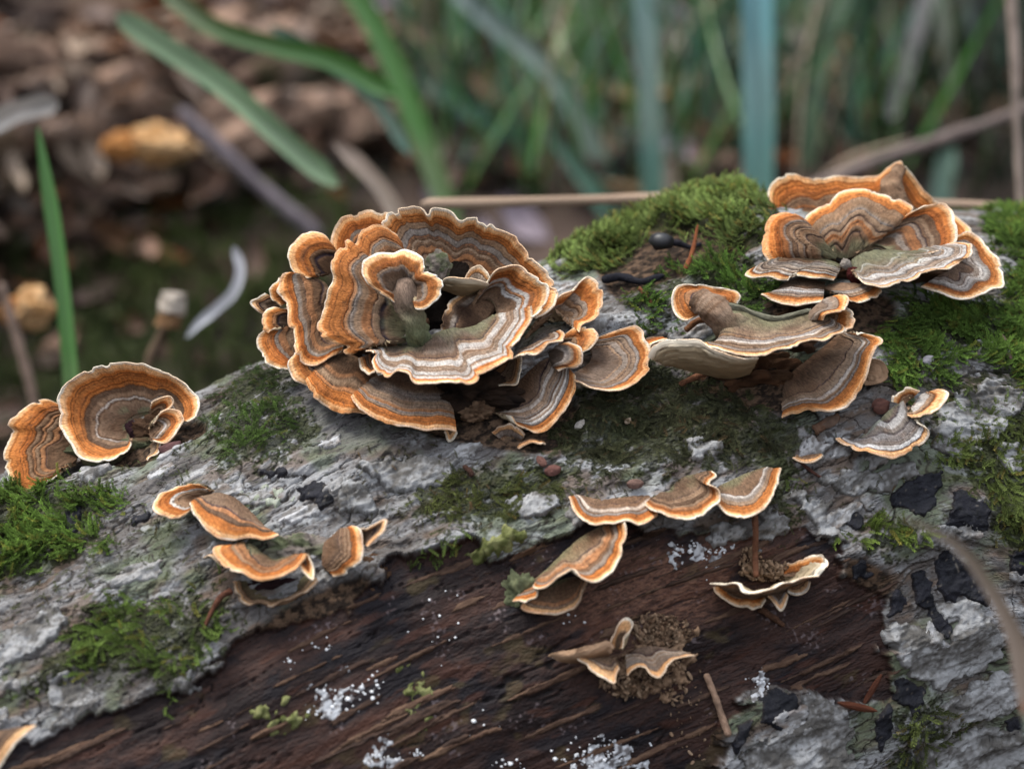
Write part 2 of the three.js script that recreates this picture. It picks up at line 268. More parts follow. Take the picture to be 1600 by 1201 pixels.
const fallen = thing('fallen_log', 'old fallen tree trunk with grey bark, bare dark wood and moss carrying the fungi', 'log', S0(500, 60 * DEG));
{
  const us = [], fs = [], step = .46 / MMU, fst = .46 / MMF;
  for (let u = -1500; u < U0 - 30; u += 30) us.push(u); for (let u = U0; u <= U1; u += step) us.push(u); for (let u = U1 + 30; u < 3100; u += 30) us.push(u);
  for (let f = F1 - 2 * Math.PI + .1; f < F0 - .05; f += .1) fs.push(f); for (let f = F0; f <= F1; f += fst) fs.push(f); fs.push(F1 + .02);
  const W = us.length, H = fs.length, pos = new Float32Array(W * H * 3), uv = new Float32Array(W * H * 2), wd = new Float32Array(W * H);
  const nf = fs.map(N0), cf = fs.map((f) => NW.clone().multiplyScalar(RN * (Math.cos(f) - 1)).addScaledVector(TW, RT * Math.sin(f)));
  for (let i = 0; i < W; i++) {
    const [py, d] = silAt(us[i]), s = P(us[i], py, d), x = (us[i] - U0) * MMU;
    for (let j = 0; j < H; j++) {
      const y = (fs[j] - F0) * MMF, h = skin(x, y) / 1000, o = j * W + i, n = nf[j], c = cf[j];
      pos[o * 3] = s.x + c.x + n.x * h; pos[o * 3 + 1] = s.y + c.y + n.y * h; pos[o * 3 + 2] = s.z + c.z + n.z * h;
      uv[o * 2] = x / WMM; uv[o * 2 + 1] = y / HMM; wd[o] = woodAt(x, y);
    }
  }
  const ib = [], iw = [];
  for (let j = 0; j < H; j++) for (let i = 0; i < W - 1; i++) {
    const k = (j + 1) % H, a = j * W + i, b = a + 1, c = k * W + i, e = c + 1, t = wd[a] + wd[b] + wd[c] + wd[e] > 2.4 ? iw : ib;
    if (k) t.push(a, c, b, b, c, e); else t.push(a, c, b, b, c, e);
  }
  const g = geoFrom(pos, new Uint32Array([...ib].length ? Uint32Array.from(ib.concat(iw)) : 0), null, uv), nb = ib.length;
  const sub = (from, n) => {                                         // keeps only the vertices that are used
    const map = new Map(), id = new Uint32Array(n), src = g.index.array; let cnt = 0;
    const re = new Int32Array(W * H).fill(-1); const order = [];
    for (let q = 0; q < n; q++) { const v = src[from + q]; if (re[v] < 0) { re[v] = cnt++; order.push(v); } id[q] = re[v]; }
    const o = new THREE.BufferGeometry(), pp = new Float32Array(cnt * 3), nn = new Float32Array(cnt * 3), tt = new Float32Array(cnt * 2), N = g.attributes.normal.array;
    order.forEach((v, q) => { for (let z = 0; z < 3; z++) { pp[q * 3 + z] = pos[v * 3 + z]; nn[q * 3 + z] = N[v * 3 + z]; } tt[q * 2] = uv[v * 2]; tt[q * 2 + 1] = uv[v * 2 + 1]; });
    o.setAttribute('position', new THREE.BufferAttribute(pp, 3)); o.setAttribute('normal', new THREE.BufferAttribute(nn, 3)); o.setAttribute('uv', new THREE.BufferAttribute(tt, 2)); o.setIndex(new THREE.BufferAttribute(id, 1)); return o;
  };
  part('bark', sub(0, nb), barkM, fallen); part('bare_wood', sub(nb, iw.length), woodM, fallen);
}

// ---------------------------------------------------------------- raised patches lying on the log
function sdPoly(p, x, y) {                                           // signed distance, inside positive
  let d = 1e9, s = -1;
  for (let i = 0, j = p.length - 1; i < p.length; j = i++) {
    const ex = p[j][0] - p[i][0], ey = p[j][1] - p[i][1], wx = x - p[i][0], wy = y - p[i][1], t = clamp((wx * ex + wy * ey) / (ex * ex + ey * ey + 1e-9), 0, 1);
    d = Math.min(d, (wx - ex * t) ** 2 + (wy - ey * t) ** 2);
    if ((p[i][1] > y) !== (p[j][1] > y) && x < (p[j][0] - p[i][0]) * (y - p[i][1]) / (p[j][1] - p[i][1]) + p[i][0]) s = -s;
  }
  return s * Math.sqrt(d);
}
let patchSeed = 500;
function patch(name, parent, outline, m, { thick = 1, rag = 1, edge = .6, rough = .3, scale = 2, col, lift = 0, res = .5, dome = 0, tilt = 0 }) {
  const p = typeof outline === 'string' ? loop2(pts(outline)) : outline, sd0 = patchSeed += 7; let x0 = 1e9, x1 = -1e9, y0 = 1e9, y1 = -1e9;
  for (const [x, y] of p) { x0 = Math.min(x0, x); x1 = Math.max(x1, x); y0 = Math.min(y0, y); y1 = Math.max(y1, y); }
  x0 -= 2; y0 -= 2; x1 += 2; y1 += 2;
  const W = Math.ceil((x1 - x0) / res) + 1, H = Math.ceil((y1 - y0) / res) + 1, pos = [], cl = [], uv = [], sds = [], idx = [];
  for (let j = 0; j < H; j++) for (let i = 0; i < W; i++) {
    const x = x0 + i * res, y = y0 + j * res, u = x / MMU + U0, f = y / MMF + F0;
    const s = sdPoly(p, x, y) + rag * (n2(x / 3, y / 3, sd0) + .6 * n2(x / 1.1, y / 1.1, sd0 + 1)), t = sstep(0, edge, s);
    const rel = rough * fbm(x / scale, y / scale, sd0 + 2, 4) * 2;
    const h = s < 0 ? -.7 : lift * t + thick * t + rel * t + dome * sstep(0, 5, s) - .4 * (1 - t) + tilt * clamp((y1 - y) / (y1 - y0), 0, 1) * t;
    const w = onLog(u, f, h); pos.push(w.x, w.y, w.z); sds.push(s); uv.push(x / 40, y / 40);
    cl.push(...col(x, y, s, rel, sd0));
  }
  for (let j = 0; j < H - 1; j++) for (let i = 0; i < W - 1; i++) { const a = j * W + i, b = a + 1, c = a + W, e = c + 1; if (Math.max(sds[a], sds[b], sds[c], sds[e]) > -.05) idx.push(a, c, b, b, c, e); }
  if (!idx.length) return null;
  return part(name, geoFrom(pos, idx, cl, uv), m, parent);
}
const grit = dataTex(512, 512, (x, y) => { let v = 0, a = .5; for (let o = 0; o < 4; o++) { const n = 16 << o; v += a * tnoise(x / 512 * n, y / 512 * n, n, n, 7 + o); a *= .55; } v /= 1.0; const s = hash(x, y, 3); v = v * .8 + .2 * s; return [v, v, v]; });
const gritM = (o) => new THREE.MeshPhysicalMaterial({ vertexColors: true, bumpMap: grit, specularIntensity: .25, ...o });
const crustM = gritM({ name: 'black_crust', specularIntensity: .45, roughness: .55, bumpScale: .0012 }), plateM = gritM({ name: 'grey_bark_plate', roughness: .88, bumpScale: .0016 }), lichenM = gritM({ name: 'lichen', roughness: .95, bumpScale: .0018 });
const woodP = gritM({ name: 'wood_fibre', roughness: .75, bumpScale: .0007, specularIntensity: .35 });
const cCrust = (x, y, s, r, d) => { const k = 1 - sstep(0, .06, Math.abs(fbm(x / 3.5, y / 3, d + 5, 3))); let c = mix3([.004, .0045, .0075], [.012, .012, .018], .5 + .5 * n2(x / 2, y / 2, d)); c = mix3(c, [.002, .002, .002], .8 * k); if (n2(x / .9, y / .9, d + 8) > .86) c = [.08, .07, .06]; return mix3(c, [.05, .036, .028], .6 * (1 - sstep(.0, .35, s))); };
const cPlate = (x, y, s, r, d) => { const t = fbm(x / 6, y / 5, d + 3, 3), k = (1 - sstep(0, .035, Math.abs(fbm(x / 4, y / 2.6, d + 5, 3)))) * sstep(-.4, .3, n2(x / 6, y / 5, d + 7)); return mix3(mix3([.105, .098, .09], [.31, .31, .31], sstep(-.45, .45, t + .5 * r + .35 * n2(x / .8, y / .6, d) + .25 * fbm(x / 3, y / 1.2, d + 9, 2))), [.05, .042, .036], Math.max(.85 * k, .75 * (1 - sstep(.05, .6, s)))); };
const cGreen = (x, y, s, r, d) => mix3([.085, .095, .03], [.20, .205, .085], sstep(-.4, .5, n2(x / 1.2, y / 1.2, d) + r));
const cPale = (x, y, s, r, d) => mix3([.17, .19, .13], [.33, .35, .29], sstep(-.4, .5, n2(x / 1.4, y / 1.4, d) + r));
const CRUST = ['1390,771 1420,745 1469,735 1467,762 1450,792 1433,809 1390,796', '1484,771 1501,769 1535,792 1531,826 1467,822 1475,792', '1450,869 1475,860 1497,881 1518,886 1539,928 1543,956 1497,932 1471,937 1454,915', '1420,894 1445,886 1454,928 1475,979 1467,996 1445,962 1424,941', '1380,932 1399,924 1414,941 1407,958 1386,962', '1394,1060 1420,1056 1445,1077 1420,1111 1392,1090', '1182,1086 1212,1073 1237,1081 1246,1115 1212,1137 1182,1124', '1148,1128 1173,1120 1165,1149 1144,1171 1135,1158', '1326,886 1343,877 1363,898 1352,911 1330,903', '1356,1120 1382,1098 1386,1132 1365,1166', '1560,1120 1586,1103 1602,1141 1594,1162 1565,1149', '461,769 505,763 521,790 500,805 476,790', '405,748 450,738 452,752 425,759', '108,800 135,805 127,843 98,850', '1315,806 1340,800 1352,815 1338,828 1318,822', '1565,866 1610,850 1615,905 1580,912', '210,818 236,816 232,830 212,834', '1500,1010 1520,1005 1512,1030'];
for (const o of CRUST) patch('crust_plate', fallen, o, crustM, { thick: .9, rag: .95, edge: .5, rough: .3, scale: 4.5, col: cCrust, res: .42 });
const PLATE = ['1377,979 1412,962 1454,988 1471,998 1480,966 1458,949 1509,930 1522,945 1531,962 1565,988 1567,1030 1514,1051 1488,1069 1450,1064 1412,1051 1390,1030', '1240,1082 1288,1081 1326,1111 1314,1158 1322,1188 1288,1230 1148,1230 1156,1165 1212,1140 1250,1118', '1510,1065 1590,1030 1620,1060 1560,1110 1500,1130 1470,1150 1450,1110', '1254,754 1326,741 1424,724 1433,745 1373,771 1348,776 1300,768', '1068,694 1095,690 1130,700 1126,722 1085,726', '1097,830 1120,815 1158,830 1160,853 1115,853', '1175,800 1215,795 1226,828 1180,846', '75,1072 110,1062 152,1090 145,1112 90,1116', '272,1066 300,1052 311,1075 290,1095', '517,812 535,758 575,770 600,800 560,806', '1460,640 1540,600 1600,625 1560,680 1490,720 1450,700', '1400,840 1460,815 1500,830 1470,858 1420,866', '560,740 660,712 720,724 700,756 600,772', '790,790 850,775 885,800 810,822', '1545,690 1602,700 1602,740 1560,735', '1520,545 1560,535 1565,565 1510,575', '1470,575 1500,560 1520,585 1480,600', '1230,770 1290,790 1320,850 1290,846 1245,800', '20,990 90,960 120,985 40,1040 -10,1060', '1562,356 1585,350 1606,352 1606,388 1578,382', '1420,1150 1500,1140 1602,1120 1602,1230 1430,1230'];
for (const o of PLATE) patch('bark_plate', fallen, o, plateM, { thick: 1.2, rag: 1.3, edge: .45, rough: .45, scale: 3.2, col: cPlate, res: .42 });
{ // loose silvery bark flakes and lifted wood fibres, one by one
  srand(3131); let made = 0;
  const shape = (cx, cy, lx, ly, ang, n) => { const o = []; for (let i = 0; i < n; i++) { const a = i / n * 6.2832, q = rr(.65, 1.15), ex = Math.cos(a) * lx * q, ey = Math.sin(a) * ly * q; o.push([cx + ex * Math.cos(ang) - ey * Math.sin(ang), cy + ex * Math.sin(ang) + ey * Math.cos(ang)]); } return o; };
  const cFlake = (x, y, s, r, d) => { const t = fbm(x / 5, y / 1.6, d + 3, 3), v = hash(d, 1, 2); let c = mix3([.15, .14, .13], mix3([.30, .295, .29], [.46, .46, .47], v), sstep(-.4, .4, t + .4 * n2(x / .7, y / .5, d) + .3 * r)); c = mix3(c, [.16, .11, .08], .5 * sstep(.15, .5, fbm(x / 4, y / 3, d + 6, 2))); return mix3(c, [.045, .036, .03], .75 * (1 - sstep(.02, .4, s))); };
  for (let k = 0; k < 900 && made < 95; k++) {
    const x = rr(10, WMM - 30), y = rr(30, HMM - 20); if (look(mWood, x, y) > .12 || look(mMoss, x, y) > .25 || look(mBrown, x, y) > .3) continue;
    const w = onLog(x / MMU + U0, y / MMF + F0), [px, py] = pixOf(w); if (px < -40 || px > 1640 || py > 1240 || py < 330) continue;
    patch('bark_flake', fallen, shape(x, y, rr(3, 9), rr(1.4, 4), rr(-.25, .25), 11), plateM, { thick: rr(.35, .9), rag: rr(.7, 1.3), edge: .35, rough: .28, scale: 2.4, col: cFlake, res: .42, tilt: rr(-.6, 1.1) }); made++;
  }
  const cFib = (x, y, s, r, d) => { const v = hash(d, 4, 2), g = n2(x / 2.5, y / .3, d); let c = mix3(mix3([.022, .013, .010], [.075, .040, .026], v), mix3([.05, .028, .02], [.125, .074, .046], v), sstep(-.6, .7, g)); return mix3(c, [.01, .007, .006], .7 * (1 - sstep(.02, .25, s))); };
  made = 0;
  for (let k = 0; k < 900 && made < 70; k++) {
    const x = rr(20, WMM - 60), y = rr(90, HMM - 8); if (look(mWood, x, y) < .9) continue;
    const w = onLog(x / MMU + U0, y / MMF + F0), [px, py] = pixOf(w); if (px < -20 || px > 1420 || py > 1230) continue;
    patch('wood_splinter', fallen, shape(x, y, rr(5, 17), rr(.35, 1.3), rr(-.05, .05), 13), woodP, { thick: rr(.2, .6), rag: .28, edge: .3, rough: .12, scale: 1.2, col: cFib, res: .36, tilt: rr(-.2, .5) }); made++;
  }
}
const LICH = ['723,869 747,847 798,830 821,839 798,864 742,881', '411,1111 450,1109 473,1125 450,1142 417,1146', '627,1054 663,1067 690,1084 667,1117 654,1142 634,1117', '388,775 445,772 452,790 400,806'];
const LICHL = ['yellow green lichen crust on the edge of bare wood below the thin moss', 'yellow green lichen spot low on the dark wood', 'green lichen streak down the bare wood beside white mould', 'dull green lichen pad behind the striped two lobed bracket'];
LICH.forEach((o, i) => { const m = patch('lichen', scene, o, lichenM, { thick: i ? .3 : 1.4, rag: i ? 3.4 : 1.5, edge: .9, rough: .7, scale: 2.2, col: i === 3 ? cPale : cGreen }); tag(m, LICHL[i], 'lichen', null, 'thing'); });

// white mould: many small lumps on the wood
const mouldM = new THREE.MeshStandardMaterial({ name: 'white_mould', color: new THREE.Color(.60, .61, .63), roughness: .9 });
{
  const gs = []; srand(77); const cM = (x, y, s, r, d) => mix3([.12, .11, .11], [.46, .47, .49], sstep(-.5, .4, n2(x / .7, y / .7, d) + r)), mm = gritM({ name: 'mould_crust', roughness: .9, bumpScale: .0008 });
  const MC = ['885,1165 940,1150 990,1160 1000,1201 950,1225 890,1215', '500,1075 540,1068 560,1090 530,1112 505,1105', '575,1172 600,1168 612,1186 590,1196', '1040,852 1090,858 1140,872 1085,874', '1172,1062 1195,1058 1205,1068 1185,1074'];
  MC.forEach((o, i) => tag(patch('mould', scene, o, mm, { thick: .15, rag: 5, edge: .9, rough: .3, scale: 1.4, col: cM, res: .36 }), ['white mould crust at the lower picture edge on the wood', 'white mould crust in the middle of the dark wood', 'small white mould fleck near the lower edge', 'faint white mould film under the row of three brackets', 'tiny pale mould fleck above the grey plate'][i], 'mould', null, 'thing'));
  const spots = [[525, 1090, 40, 26, 40], [940, 1178, 60, 22, 120], [560, 1085, 30, 20, 14], [590, 1182, 30, 12, 16], [500, 1010, 25, 12, 12], [455, 1035, 15, 8, 6], [700, 975, 60, 50, 14], [1100, 880, 60, 20, 12], [890, 965, 20, 10, 9], [1190, 1066, 16, 9, 16], [740, 1130, 30, 25, 7], [650, 1178, 14, 8, 12], [1080, 860, 70, 12, 30], [585, 1075, 14, 20, 14], [800, 1195, 30, 8, 14], [480, 1120, 60, 20, 10]];
  for (const [cx, cy, w, h, n] of spots) for (let k = 0; k < n * .8; k++) {
    const a = rr(0, 6.283), q = Math.sqrt(rnd()) * rr(.3, 1.6), x = cx + Math.cos(a) * q * w, y = cy + Math.sin(a) * q * h, r = rr(.1, .42) * (rnd() < .12 ? 1.8 : 1) / 1000;
    const g = new THREE.IcosahedronGeometry(r, 1), ps = g.attributes.position;
    for (let i = 0; i < ps.count; i++) { const v = V3().fromBufferAttribute(ps, i), e = 1 + .35 * n3(v.x * 2200, v.y * 2200, v.z * 2200, k); ps.setXYZ(i, v.x * e, v.y * e * .8, v.z * e); }
    const o = spot(x, y, .05); g.translate(o.x, o.y, o.z); g.computeVertexNormals(); gs.push(g);
  }
  const g = mergeGeometries(gs); const o = part('white_mould', g, mouldM, scene); tag(o, 'crumbly white mould grains scattered over the bare dark wood', 'mould', null, 'stuff');
}

// ---------------------------------------------------------------- moss
function shootGeo(seed, pairs, upright) {                            // one feathery shoot, 1 unit long, lying along +x, up = y
  srand(seed); const pos = [], idx = [], col = [];
  const tri = (a, b, c, k) => { const n = pos.length / 3; pos.push(...a, ...b, ...c); for (let i = 0; i < 3; i++) { const q = k * (i === 2 ? 1.25 : .85); col.push(q, q, q); } idx.push(n, n + 1, n + 2); };
  const at = (t) => [t, upright * t * t * .5 + .05 * Math.sin(t * 5), .1 * Math.sin(t * 3 + seed)];
  for (let i = 0; i < 6; i++) { const a = at(i / 6), b = at((i + 1) / 6), w = .02 * (1 - i / 8); tri([a[0], a[1], a[2] - w], [a[0], a[1], a[2] + w], b, .6); }
  for (let i = 0; i < pairs; i++) {
    const t = .06 + .94 * i / pairs, c = at(t), L = (.20 - .12 * Math.abs(t - .35)) * rr(.75, 1.2);
    for (const s of [-1, 1]) {
      const an = rr(.5, 1.0), up = rr(-.05, .16), tx = c[0] + Math.cos(an) * L, tz = c[2] + s * Math.sin(an) * L, ty = c[1] + up, w = .024, k = rr(.75, 1.25) * (.55 + .75 * t);
      const mx = mix(c[0], tx, .45), mz = mix(c[2], tz, .45), my = mix(c[1], ty, .45) + .02;
      tri(c, [mx + w * Math.sin(an), my, mz - s * w * Math.cos(an)], [tx, ty, tz], k); tri(c, [tx, ty, tz], [mx - w * Math.sin(an), my, mz + s * w * Math.cos(an)], k);
    }
  }
  return geoFrom(pos, idx, col);
}
const mossM = new THREE.MeshPhysicalMaterial({ name: 'moss', vertexColors: true, specularIntensity: .15, roughness: .8, transmission: .25, thickness: 0, side: THREE.DoubleSide });
const SHOOT = [shootGeo(5, 18, .25), shootGeo(9, 21, .9), shootGeo(13, 17, .5)];
let mi = 0;
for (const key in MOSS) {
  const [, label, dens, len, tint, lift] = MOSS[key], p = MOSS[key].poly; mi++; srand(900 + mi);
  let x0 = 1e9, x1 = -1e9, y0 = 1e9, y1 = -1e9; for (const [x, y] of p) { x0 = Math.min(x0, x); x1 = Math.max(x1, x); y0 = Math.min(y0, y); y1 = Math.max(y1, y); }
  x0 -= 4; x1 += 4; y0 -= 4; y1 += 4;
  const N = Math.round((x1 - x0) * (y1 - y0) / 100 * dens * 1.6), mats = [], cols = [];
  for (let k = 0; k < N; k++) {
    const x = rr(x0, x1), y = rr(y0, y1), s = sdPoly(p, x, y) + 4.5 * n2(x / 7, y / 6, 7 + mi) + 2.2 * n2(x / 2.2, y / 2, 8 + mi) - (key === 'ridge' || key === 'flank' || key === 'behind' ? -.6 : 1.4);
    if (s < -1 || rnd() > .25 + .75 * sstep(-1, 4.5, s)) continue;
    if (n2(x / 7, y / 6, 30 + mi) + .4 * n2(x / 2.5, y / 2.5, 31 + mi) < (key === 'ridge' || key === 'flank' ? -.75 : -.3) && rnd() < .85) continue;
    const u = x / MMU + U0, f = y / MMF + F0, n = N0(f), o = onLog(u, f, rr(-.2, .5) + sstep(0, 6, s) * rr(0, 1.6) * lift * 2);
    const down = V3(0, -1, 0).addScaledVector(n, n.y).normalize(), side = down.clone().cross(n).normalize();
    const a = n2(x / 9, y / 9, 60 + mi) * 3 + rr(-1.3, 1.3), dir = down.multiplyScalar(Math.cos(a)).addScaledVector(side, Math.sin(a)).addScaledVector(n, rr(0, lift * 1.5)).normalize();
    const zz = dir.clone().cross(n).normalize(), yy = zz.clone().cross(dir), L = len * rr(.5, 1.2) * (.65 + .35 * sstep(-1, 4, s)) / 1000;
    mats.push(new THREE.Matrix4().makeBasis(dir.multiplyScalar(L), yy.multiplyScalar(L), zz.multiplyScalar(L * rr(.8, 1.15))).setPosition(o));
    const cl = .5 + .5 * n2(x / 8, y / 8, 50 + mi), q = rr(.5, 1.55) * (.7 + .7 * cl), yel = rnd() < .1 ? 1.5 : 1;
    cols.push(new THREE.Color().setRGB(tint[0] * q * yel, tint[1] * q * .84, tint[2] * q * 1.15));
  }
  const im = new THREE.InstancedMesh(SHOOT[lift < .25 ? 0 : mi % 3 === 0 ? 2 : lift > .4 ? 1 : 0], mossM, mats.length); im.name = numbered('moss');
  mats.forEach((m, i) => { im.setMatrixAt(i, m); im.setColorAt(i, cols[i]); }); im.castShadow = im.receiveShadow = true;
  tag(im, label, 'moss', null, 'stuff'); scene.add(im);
}

// ---------------------------------------------------------------- bracket fungi
const velvet = dataTex(512, 512, (x, y) => { // fine fuzz drawn out along the radius
  let v = .45 * tnoise(x / 512 * 128, y / 512 * 40, 128, 40, 1) + .3 * tnoise(x / 512 * 256, y / 512 * 160, 256, 160, 2) + .25 * hash(x, y, 9); v = .5 + .5 * sstep(.15, .8, v); return [v, v, v];
});
const capM = new THREE.MeshPhysicalMaterial({ name: 'velvety_cap', vertexColors: true, map: velvet, bumpMap: velvet, bumpScale: .0003, roughness: .82, specularIntensity: .2, sheen: .06, sheenRoughness: .6, sheenColor: new THREE.Color(1, .85, .65) });
const poreM = new THREE.MeshPhysicalMaterial({ name: 'pore_surface', specularIntensity: .2, vertexColors: true, bumpMap: grit, bumpScale: .0002, roughness: .85 });
const baseM = gritM({ name: 'fungus_base', roughness: .92, bumpScale: .0012 });
const C = { white: [.88, .79, .64], apricot: [.79, .44, .205], orange: [.54, .19, .05], rust: [.265, .078, .02], line: [.11, .05, .024], tan: [.30, .19, .118], pale: [.55, .48, .415], grey: [.285, .24, .21], purple: [.05, .034, .042], brown: [.145, .082, .048], deep: [.10, .052, .028], algae: [.16, .18, .10], cream: [.30, .235, .15], ash: [.25, .205, .172] };
function zones(seed, og, L, style, se, rim) {                             // colour and height against distance from the rim in mm
  srand(seed * 31 + 7); const z = [], add = (w, c, h = 0, soft = .25) => z.push({ w, c, h, soft });
  const j = (c, a = .12) => { const q = rr(1 - a, 1 + a), e = rr(-.06, .06); return [c[0] * q, c[1] * q * (1 + e), c[2] * q * (1 + 2 * e)]; };
  const pick = (a) => a[Math.floor(rnd() * a.length)];
  add(rr(.35, .6), C.white, 0, .5); add(rr(.9, 1.5), C.apricot, .02, .9);
  let left = og - 1.3, k = 0; const n = left;
  while (left > 0) {                                                 // the glowing margin: soft, with a few fine lines
    const w = Math.min(left, rr(.5, 1.5)), f = 1 - left / n, base = style === 'pale' ? C.apricot : mix3(C.orange, C.rust, clamp(.15 + 1.2 * f - .9 * f * f + rr(-.4, .4), 0, 1));
    add(w, j(base, .1), rr(-.06, .07), .3); left -= w; if (rnd() < (style === 'brown' ? .6 : .45)) add(rr(.1, .22), j(mix3(C.line, C.rust, rr(.1, .6))), -.07, .1); k++;
  }
  if (rnd() < .8) add(rr(.12, .25), j(C.line), -.12, .1);
  let at = z.reduce((s, q) => s + q.w, 0); const stripeEnd = L * (se ?? { grey: .66, brown: .68, pale: .5, old: .3 }[style] ?? .6); let first = true;
  const pals = { grey: [C.pale, C.pale, C.tan, C.ash, C.grey, C.tan], brown: [C.tan, C.brown, C.ash, C.tan, mix3(C.orange, C.brown, .6)], orange: [C.tan, mix3(C.orange, C.tan, .5), C.ash, C.tan, C.pale, C.brown] }, mean = style === 'grey' ? C.ash : mix3(C.tan, C.brown, .4);
  while (at < stripeEnd) {
    const w = rr(.4, 1) * rr(.8, 2.5), c = mix3(pick(pals[style] ?? pals.orange), mean, first ? 0 : rr(0, .35));
    add(w, j(c, .1), rr(0, .16), rr(.15, .4)); at += w; first = false;
    if (rnd() < .62) { const lw = rnd() < .25 ? rr(.35, .6) : rr(.1, .22); add(lw, mix3(rnd() < .6 ? C.purple : C.line, mean, rr(0, .3)), -.16, .1); at += lw; }
  }
  if (rnd() < .6) add(rr(.2, .5), C.purple, -.15, .15);
  while (at < L + 4) { const w = rr(1.2, 3.4); add(w, mix3(j(C.brown, .15), style === 'grey' ? C.ash : C.tan, rr(0, .5)), rr(-.05, .1), .9); at += w; }
  return (m) => {
    let a = 0, i = 0; while (i < z.length - 1 && a + z[i].w < m) { a += z[i].w; i++; }
    const q = z[i], n = z[Math.min(i + 1, z.length - 1)], sn = Math.min(q.soft, q.w * .5, n.w * .5), e = a + q.w - m, t = e < sn ? .5 * (1 - e / sn) : 0, pz = i ? z[i - 1] : q, sp = Math.min(q.soft, pz.soft, q.w * .5, pz.w * .5), e2 = m - a, t2 = i && e2 < sp ? .5 * (1 - e2 / sp) : 0;
    let c = mix3(q.c, n.c, t), h = mix(q.h, n.h, t); return [mix3(c, pz.c, t2), mix(h, pz.h, t2)];
  };
}
let capSeed = 0;
